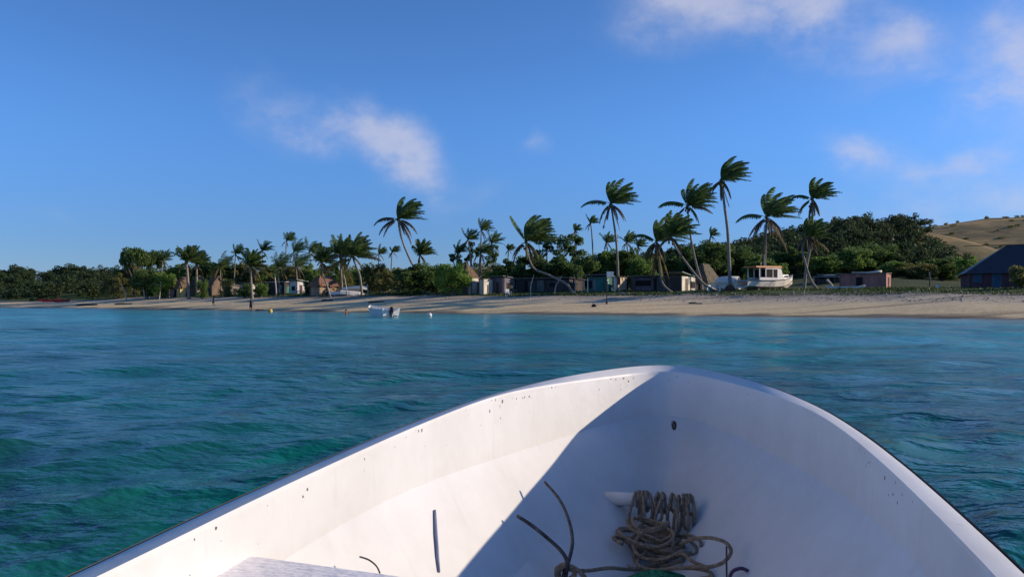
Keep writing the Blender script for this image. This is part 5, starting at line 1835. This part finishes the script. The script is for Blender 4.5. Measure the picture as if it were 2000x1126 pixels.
def build_people():
    skin = mat('dark_skin', (0.13, 0.075, 0.05), None, 8, rough=.6)
    skin2 = mat('tan_skin', (0.36, 0.17, 0.11), None, 8, rough=.6)
    navy = mat('navy_cloth', (0.02, 0.025, 0.06), None, 8, rough=.9)
    grey = mat('grey_cloth', (0.10, 0.11, 0.14), None, 8, rough=.9)
    hair = mat('black_hair', (0.015, 0.012, 0.012), None, 8, rough=.7)
    E = [('pelvis', 'waist'), ('waist', 'chest'), ('chest', 'neck0'), ('neck0', 'neck'), ('neck', 'head'), ('head', 'crown'),
         ('neck0', 'shl'), ('shl', 'ell'), ('ell', 'wrl'), ('wrl', 'hal'), ('neck0', 'shr'), ('shr', 'elr'), ('elr', 'wrr'), ('wrr', 'har'),
         ('pelvis', 'hipl'), ('hipl', 'kneel'), ('kneel', 'ankl'), ('ankl', 'toel'), ('pelvis', 'hipr'), ('hipr', 'kneer'), ('kneer', 'ankr'), ('ankr', 'toer')]
    J = dict(pelvis=(0, 0, .52, .075), waist=(0, 0, .61, .07), chest=(0, 0, .72, .085), neck0=(0, 0, .81, .05), neck=(0, 0, .85, .032), head=(0, -.01, .92, .055), crown=(0, 0, .975, .045),
             shl=(-.105, 0, .80, .036), ell=(-.15, .0, .63, .026), wrl=(-.16, -.06, .49, .018), hal=(-.16, -.09, .43, .02),
             shr=(.105, 0, .80, .036), elr=(.15, 0, .63, .026), wrr=(.16, -.06, .49, .018), har=(.16, -.09, .43, .02),
             hipl=(-.055, 0, .48, .055), kneel=(-.065, -.01, .27, .037), ankl=(-.07, .01, .04, .023), toel=(-.075, -.07, .015, .022),
             hipr=(.055, 0, .48, .055), kneer=(.065, -.01, .27, .037), ankr=(.07, .01, .04, .023), toer=(.075, -.07, .015, .022))
    J1 = dict(J)
    J1.update(ell=(-.20, -.03, .72, .026), wrl=(-.25, -.05, .84, .018), hal=(-.27, -.05, .90, .02), elr=(.18, -.02, .66, .026), wrr=(.21, -.07, .54, .018), har=(.22, -.09, .49, .02))
    Y = 112.5
    p = P(490, 604, Y)
    skin_person('person', 'person in dark clothes standing at the waterline with one arm raised', (p.x, Y, g1(p.x, Y) - .02), 1.75, J1, E, (skin, navy, navy, hair), .2)
    J2 = dict(J)
    J2.update(kneel=(-.06, -.09, .28, .037), ankl=(-.065, -.02, .05, .023), toel=(-.07, -.10, .03, .022), kneer=(.06, .04, .27, .037), ankr=(.065, .14, .05, .023), toer=(.07, .07, .015, .022))
    Y = 128
    p = P(417, 597, Y)
    skin_person('person', 'person in grey walking along the wet sand, farther from the sea', (p.x, Y, g1(p.x, Y)), 1.65, J2, E, (skin, navy, grey, hair), -1.2)
    # swimmer: only head and shoulders rise above the water
    Y = 84
    p = P(676, 617, Y)
    J3 = dict(J)
    J3.update(ell=(-.2, -.08, .70, .026), wrl=(-.2, -.2, .72, .018), hal=(-.2, -.26, .72, .02), elr=(.2, -.08, .70, .026), wrr=(.22, -.2, .72, .018), har=(.22, -.26, .72, .02))
    skin_person('person', 'bather standing chest-deep in the water beside the moored skiff', (p.x, Y, -1.12), 1.7, J3, E, (skin2, navy, None, hair), .4)


build_people()


def blob_rock(name, label, cat, loc, size, m_, seed, group=None, kind=None, parts=None):
    rg = random.Random(seed)
    rings = []
    for i in range(6):
        ph = math.pi * (i + .02) / 5.04
        rings.append([(size[0] * math.sin(ph) * math.cos(a) * rg.uniform(.85, 1.15), size[1] * math.sin(ph) * math.sin(a) * rg.uniform(.85, 1.15), size[2] * (math.cos(ph)) * rg.uniform(.9, 1.1)) for a in [k * math.pi / 5 for k in range(10)]])
    o = MB().rings(rings[::-1]).build(name, m_, None, True)
    o.location = loc
    return tag(o, label, cat, group, kind)


def build_small():
    yellow = mat('yellow_buoy', (0.72, 0.50, 0.12), (0.6, 0.38, 0.08), 5, rough=.5)
    rope = mat('buoy_line', (0.1, 0.09, 0.08), None, 5, rough=.9)

    def buoy(label, u, Y, r, m_):
        p = P(u, 610, Y)
        root = empty('mooring_buoy', (p.x, Y, 0))
        tag(root, label, 'buoy')
        rings = [[(math.cos(a) * math.sin(ph) * r, math.sin(a) * math.sin(ph) * r, r * .62 + math.cos(ph) * r) for a in [k * math.pi / 8 for k in range(16)]] for ph in np.linspace(.01, math.pi - .01, 11)]
        MB().rings(rings[::-1]).build('float', m_, root, True)
        MB().tube([(math.cos(a) * r * .22, 0, r * 1.68 + math.sin(a) * r * .22) for a in np.linspace(0, 6.2832, 11)], r * .06, 6).build('lifting_eye', rope, root, True)
        MB().tube([(0, 0, -.3), (.02, 0, -.15), (0, 0, 0)], .02, 6).build('mooring_line', rope, root)
    buoy('pale yellow mooring buoy floating near the standing figure', 528, 97, .27, yellow)
    buoy('white mooring buoy floating right of the moored skiff', 839, 74, .22, WHITE)
    # sign post on the beach
    Y = 93
    p = P(1185, 588, Y)
    zg = g1(p.x, Y)
    r = empty('beach_sign', (p.x, Y, zg))
    tag(r, 'white board on a dark post standing in the sand before the green shack', 'sign')
    top = P(1185, 530, Y).z - zg
    MB().tube([(0, 0, -.3), (.02, 0, top * .5), (0, 0, top)], [.06, .055, .05], 8).build('post', mat('dark_post', (.05, .045, .04), None, 6, rough=.9), r, True)
    MB().box(.0, .80, -.09, -.05, top - .62, top).build('board', WHITE, r)
    MB().tube([(0, 0, -.05), (0, 0, .22), (0, 0, .3)], [.13, .13, .05], 8).build('post_footing', mat('dark_red_footing', (.12, .03, .03), None, 6, rough=.9), r, True)
    blob_rock('beach_rock', 'small black lump lying on the sand left of the sign post', 'rock', (P(1160, 592, 90).x, 90, g1(P(1160, 592, 90).x, 90) + .12), (.28, .2, .22), DARK, 5)
    driftm = mat('dark_driftwood', (.07, .06, .055), None, 4, rough=.95, bump=.6, bscale=10)
    palem = mat('bleached_driftwood', (.55, .50, .44), (.36, .32, .27), 4, rough=.9, bump=.5, bscale=10)
    for (u0, u1, v, Y, r_, m_, lab) in [(628, 652, 583.5, 120, .16, driftm, 'dark driftwood log on the sand below the reddish hut'), (720, 752, 582.5, 112, .15, driftm, 'dark driftwood log on the sand left of the round bush'),
                                        (150, 195, 589, 150, .22, driftm, 'long dark log on the far left sand spit'), (225, 262, 588.5, 148, .16, driftm, 'shorter dark log on the far left sand spit'),
                                        (1425, 1450, 582, 93, .10, palem, 'pale plank half buried in the sand below the tallest palm'), (1345, 1368, 586, 90, .08, driftm, 'dark stick on the sand below the leaning palm'),
                                        (500, 520, 596.5, 113, .08, driftm, 'dark stick on the sand right of the standing figure'), (1208, 1228, 569, 106, .10, palem, 'white plank lying below the peach shack')]:
        a, b_ = P(u0, v, Y), P(u1, v, Y)
        pts = []
        for k in range(6):
            t = k / 5
            x = a.x + (b_.x - a.x) * t
            y = Y + math.sin(t * 4 + u0) * .15 - t * .8
            pts.append((x, y, g1(x, y) + r_ * .6 + .03 * math.sin(t * 7)))
        o = MB().tube(pts, [r_ * .8, r_, r_ * 1.05, r_, r_ * .85, r_ * .5], 7).build('driftwood_log', m_, None, True)
        tag(o, lab, 'log')
    # branching driftwood at far left
    dead = [('bleached forked stump leaning on the bank at far left', 158, [[(248, 573), (243, 566), (239, 560), (237, 555)], [(242, 565), (238, 562), (234, 562)]], .12),
            ('pale dead tree with upright limbs in the headland grove', 157, [[(283, 571), (279, 556), (274, 546), (268, 536)], [(276, 549), (278, 541), (280, 534)], [(279, 557), (270, 553), (262, 555)]], .11),
            ('pale dead tree with a hooked limb beside the light green bush', 156, [[(311, 570), (314, 556), (312, 548), (306, 543)], [(314, 557), (306, 556), (300, 554), (293, 558)]], .10)]
    for lab, Y, limbs, r_ in dead:
        b0 = P(*limbs[0][0], Y)
        b0.z = g1(b0.x, Y) - .2
        root = empty('dead_tree', b0)
        tag(root, lab, 'dead tree')
        for k, lm in enumerate(limbs):
            w = [P(u, v, Y - .2 * k) for u, v in lm]
            if k == 0: w[0] = b0.copy()
            path = catmull([q - b0 for q in w], 4)
            n_ = len(path) - 1
            MB().tube(path, [(r_ if k == 0 else r_ * .7) * (1 - .55 * i / n_) for i in range(n_ + 1)], 7).build('trunk' if k == 0 else 'limb', palem, root, True)
    Y = 100
    p = P(1622, 566, Y)
    z = g1(p.x, Y)
    mb = MB()
    mb.tube(catmull([(p.x + .35, Y, z - .2), (p.x + .2, Y, z + .4), (p.x - .05, Y, z + .85), (p.x - .45, Y, z + 1.25)], 4), [.3, .28, .25, .2, .17, .15, .14, .13, .12, .11, .12, .15, .13], 8)
    o = mb.build('driftwood_stump', palem, None, True)
    tag(o, 'bleached curved stump standing on the grass before the grey-roofed hut', 'stump')
    for k, (u0, v0, u1, v1, Y, r_, lab) in enumerate([(537, 541, 540, 568, 138, .13, 'whitish upright post before the dark open shelter'), (672, 537, 679, 566, 126, .10, 'pale leaning post standing in the heap of white boats'),
                                                      (633, 540, 647, 567, 126, .09, 'grey pole leaning against the reddish thatched hut'), (1815, 530, 1816, 557, 104, .09, 'thin grey pole right of the pink house'),
                                                      (717, 555, 719, 567, 124, .09, 'short pale post right of the white boat heap')]):
        a, b_ = P(u0, v0, Y), P(u1, v1, Y)
        b_.z = g1(b_.x, Y) - .2
        o = MB().tube([a, a.lerp(b_, .5) + Vector((.04, 0, 0)), b_], [r_ * .8, r_, r_], 8).build('wooden_pole', palem if k != 3 else WOODGREY, None, True)
        tag(o, lab, 'pole')
    # slim bare trunks before the dark shack
    for k, (pts, lab) in enumerate([([(1036, 567), (1037, 556), (1040, 546), (1043, 536)], 'slim pale curved sapling, leftmost before the long dark shack'), ([(1082, 567), (1086, 558), (1091, 549), (1098, 538)], 'slim pale leaning sapling, second before the long dark shack'),
                                    ([(1124, 567), (1124, 556), (1123, 546), (1121, 536)], 'slim straight sapling by the foot of the crooked palm'), ([(1135, 567), (1138, 556), (1135, 546), (1128, 534)], 'slim bent sapling left of the green shack')]):
        w = [P(u, v, 107.5) for u, v in pts]
        w[0].z = g1(w[0].x, 107.5) - .2
        o = MB().tube(catmull(w, 4), [.09 - .004 * i for i in range(13)], 6).build('sapling_trunk', PALE_BARK, None, True)
        tag(o, lab, 'trunk')
    shack = [o for o in COL.objects if o.get('label', '').startswith('green shack')][0]
    inv = (Matrix.Translation(shack.location) @ Matrix.Rotation(shack.rotation_euler.z, 4, 'Z')).inverted()
    for k, (u, Y) in enumerate([(1148, 111), (1201, 109)]):
        p = P(u, 566, Y)
        z = g1(p.x, Y)
        o = MB().box(p.x - .06, p.x + .06, Y - .06, Y + .06, z - .2, z + 2.0).build('veranda_post', WHITE, shack)
        o.matrix_parent_inverse = inv
    # white drum on the lawn
    p = P(1832, 558, 96)
    z = g1(p.x, 96)
    r = empty('white_drum', (p.x, 96, z))
    tag(r, 'white tapered drum on the lawn left of the dark-roofed house', 'drum')
    MB().tube([(0, 0, -.05), (0, 0, .03), (0, 0, .45), (0, 0, .52)], [.26, .26, .2, .2], 14).build('body', WHITE, r, True)
    MB().tube([(0, 0, .52), (0, 0, .56)], [.21, .19], 14).build('lid', WHITE, r)
    # rolled tarp on the pink house
    a, b_ = P(1668, 533.5, 104.5), P(1726, 532, 102.5)
    z = a.z + .12
    o = MB().tube([(a.x, a.y + .6, z + .02), (a.x * .5 + b_.x * .5, (a.y + b_.y) / 2 + .6, z - .04), (b_.x - .7, b_.y + .6, z + .03), (b_.x, b_.y + .6, z + .08)], [.05, .06, .12, .16], 9).build('rolled_tarp', WHITE, None, True)
    tag(o, 'long white rolled tarp lying on the roof of the pink house', 'tarp')
    # white plastic chair by the mauve shack
    Y = 110
    p = P(993, 566, Y)
    z = g1(p.x, Y)
    r = empty('white_chair', (p.x, Y, z), .5)
    tag(r, 'white plastic armchair before the grey mauve shack', 'chair')
    MB().box(-.3, .3, -.3, .3, .42, .47).build('seat', WHITE, r)
    MB().hexa([(-.3, .26, .47), (.3, .26, .47), (.3, .32, .47), (-.3, .32, .47), (-.27, .36, 1.0), (.27, .36, 1.0), (.27, .42, 1.0), (-.27, .42, 1.0)]).build('backrest', WHITE, r)
    for sx in (-1, 1):
        MB().box(sx * .33 - .03, sx * .33 + .03, -.28, .3, .66, .70).build('armrest', WHITE, r)
        for sy in (-1, 1):
            MB().box(sx * .28 - .03, sx * .28 + .03, sy * .26 - .03, sy * .26 + .03, -.05, .42 if sy > 0 else .66).build('leg', WHITE, r)
    # bench beside the bure
    p = P(1395, 566, 103.5)
    z = g1(p.x, 103.5)
    r = empty('white_bench', (p.x, 103.5, z), YAW)
    tag(r, 'white bench in front of the rounded thatched bure', 'bench')
    MB().box(-.9, .9, -.22, .22, .55, .62).build('seat', WHITE, r)
    for sx in (-.75, .75):
        MB().box(sx - .05, sx + .05, -.2, .2, -.1, .55).build('leg', WHITE, r)
    # root ball of the tallest palm
    p = P(1426, 567, 103.2)
    blob_rock('root_mound', 'reddish mound of roots round the foot of the tallest palm', 'mound', (p.x, 103.2, g1(p.x, 103.2) + .25), (.62, .5, .6), mat('red_roots', (.16, .075, .05), (.08, .04, .03), 6, rough=1, bump=1, bscale=12), 8)
    # coral rubble strewn along the top of the beach
    rg = np.random.RandomState(2)
    V, Fa = [], []
    cube = np.array([(-1, -1, -.6), (1, -1, -.6), (1, 1, -.6), (-1, 1, -.6), (-.7, -.6, .6), (.6, -.7, .6), (.7, .6, .6), (-.6, .7, .6)])
    fc = np.array([(4, 5, 6, 7), (0, 1, 5, 4), (1, 2, 6, 5), (2, 3, 7, 6), (3, 0, 4, 7)])
    k = 0
    while k < 1100:
        x = rg.uniform(-60, 52)
        y = shore(x) + rg.uniform(13, 22) / (.83 * (1 + .32 * float(sstep(20, 42, x))))
        if x < 15 and rg.rand() > .25: continue
        s = rg.uniform(.02, .085) * (1.5 if rg.rand() < .08 else 1)
        a = rg.uniform(0, 6.28)
        c_, s_ = math.cos(a), math.sin(a)
        q = cube * s * (1 + .4 * rg.normal(size=cube.shape))
        q = np.stack([q[:, 0] * c_ - q[:, 1] * s_, q[:, 0] * s_ + q[:, 1] * c_, q[:, 2]], 1) + np.array([x, y, g1(x, y) + s * .3])
        V.append(q)
        Fa.append(fc + 8 * k)
        k += 1
    o = link('coral_rubble', np_mesh('coral_rubble', np.concatenate(V), np.concatenate(Fa)), mat('coral_stone', (.46, .41, .35), (.20, .17, .145), .9, rough=.95), None)
    tag(o, 'scattered coral rubble and stones along the top of the beach', 'rubble', kind='stuff')
    # grass and creeping plants at the edge of the lawn
    n = 26000
    X = rg.uniform(-95, 75, n)
    dd = 19 + 22 * rg.rand(n) ** 1.6
    Yv = shore(X) + dd / (.83 * (1 + .32 * sstep(20, 42, X)))
    keep = vnoise(X, Yv, 5, 12) > .28
    X, Yv = X[keep], Yv[keep]
    Zg = gz(X, Yv)
    n = len(X)
    hgt = rg.uniform(.06, .2, n) * (1 + 0.9 * (vnoise(X, Yv, 7, 13) > .6))
    an = rg.uniform(0, 6.28, n)
    wd = rg.uniform(.05, .16, n)
    dx, dy = np.cos(an) * wd, np.sin(an) * wd
    lx, ly = rg.normal(0, .10, n) + .05, rg.normal(0, .1, n)
    V = np.stack([np.stack([X - dx, Yv - dy, Zg - .03], 1), np.stack([X + dx, Yv + dy, Zg - .03], 1), np.stack([X + lx, Yv + ly, Zg + hgt], 1)], 1).reshape(-1, 3)
    o = link('grass', np_mesh('grass', V, np.arange(len(V)).reshape(-1, 3)), leaf_mat('grass_blades', [(.03, .055, .015), (.06, .09, .025), (.10, .12, .04)], .3))
    tag(o, 'rough grass and creepers along the top of the beach', 'grass', kind='stuff')


build_small()
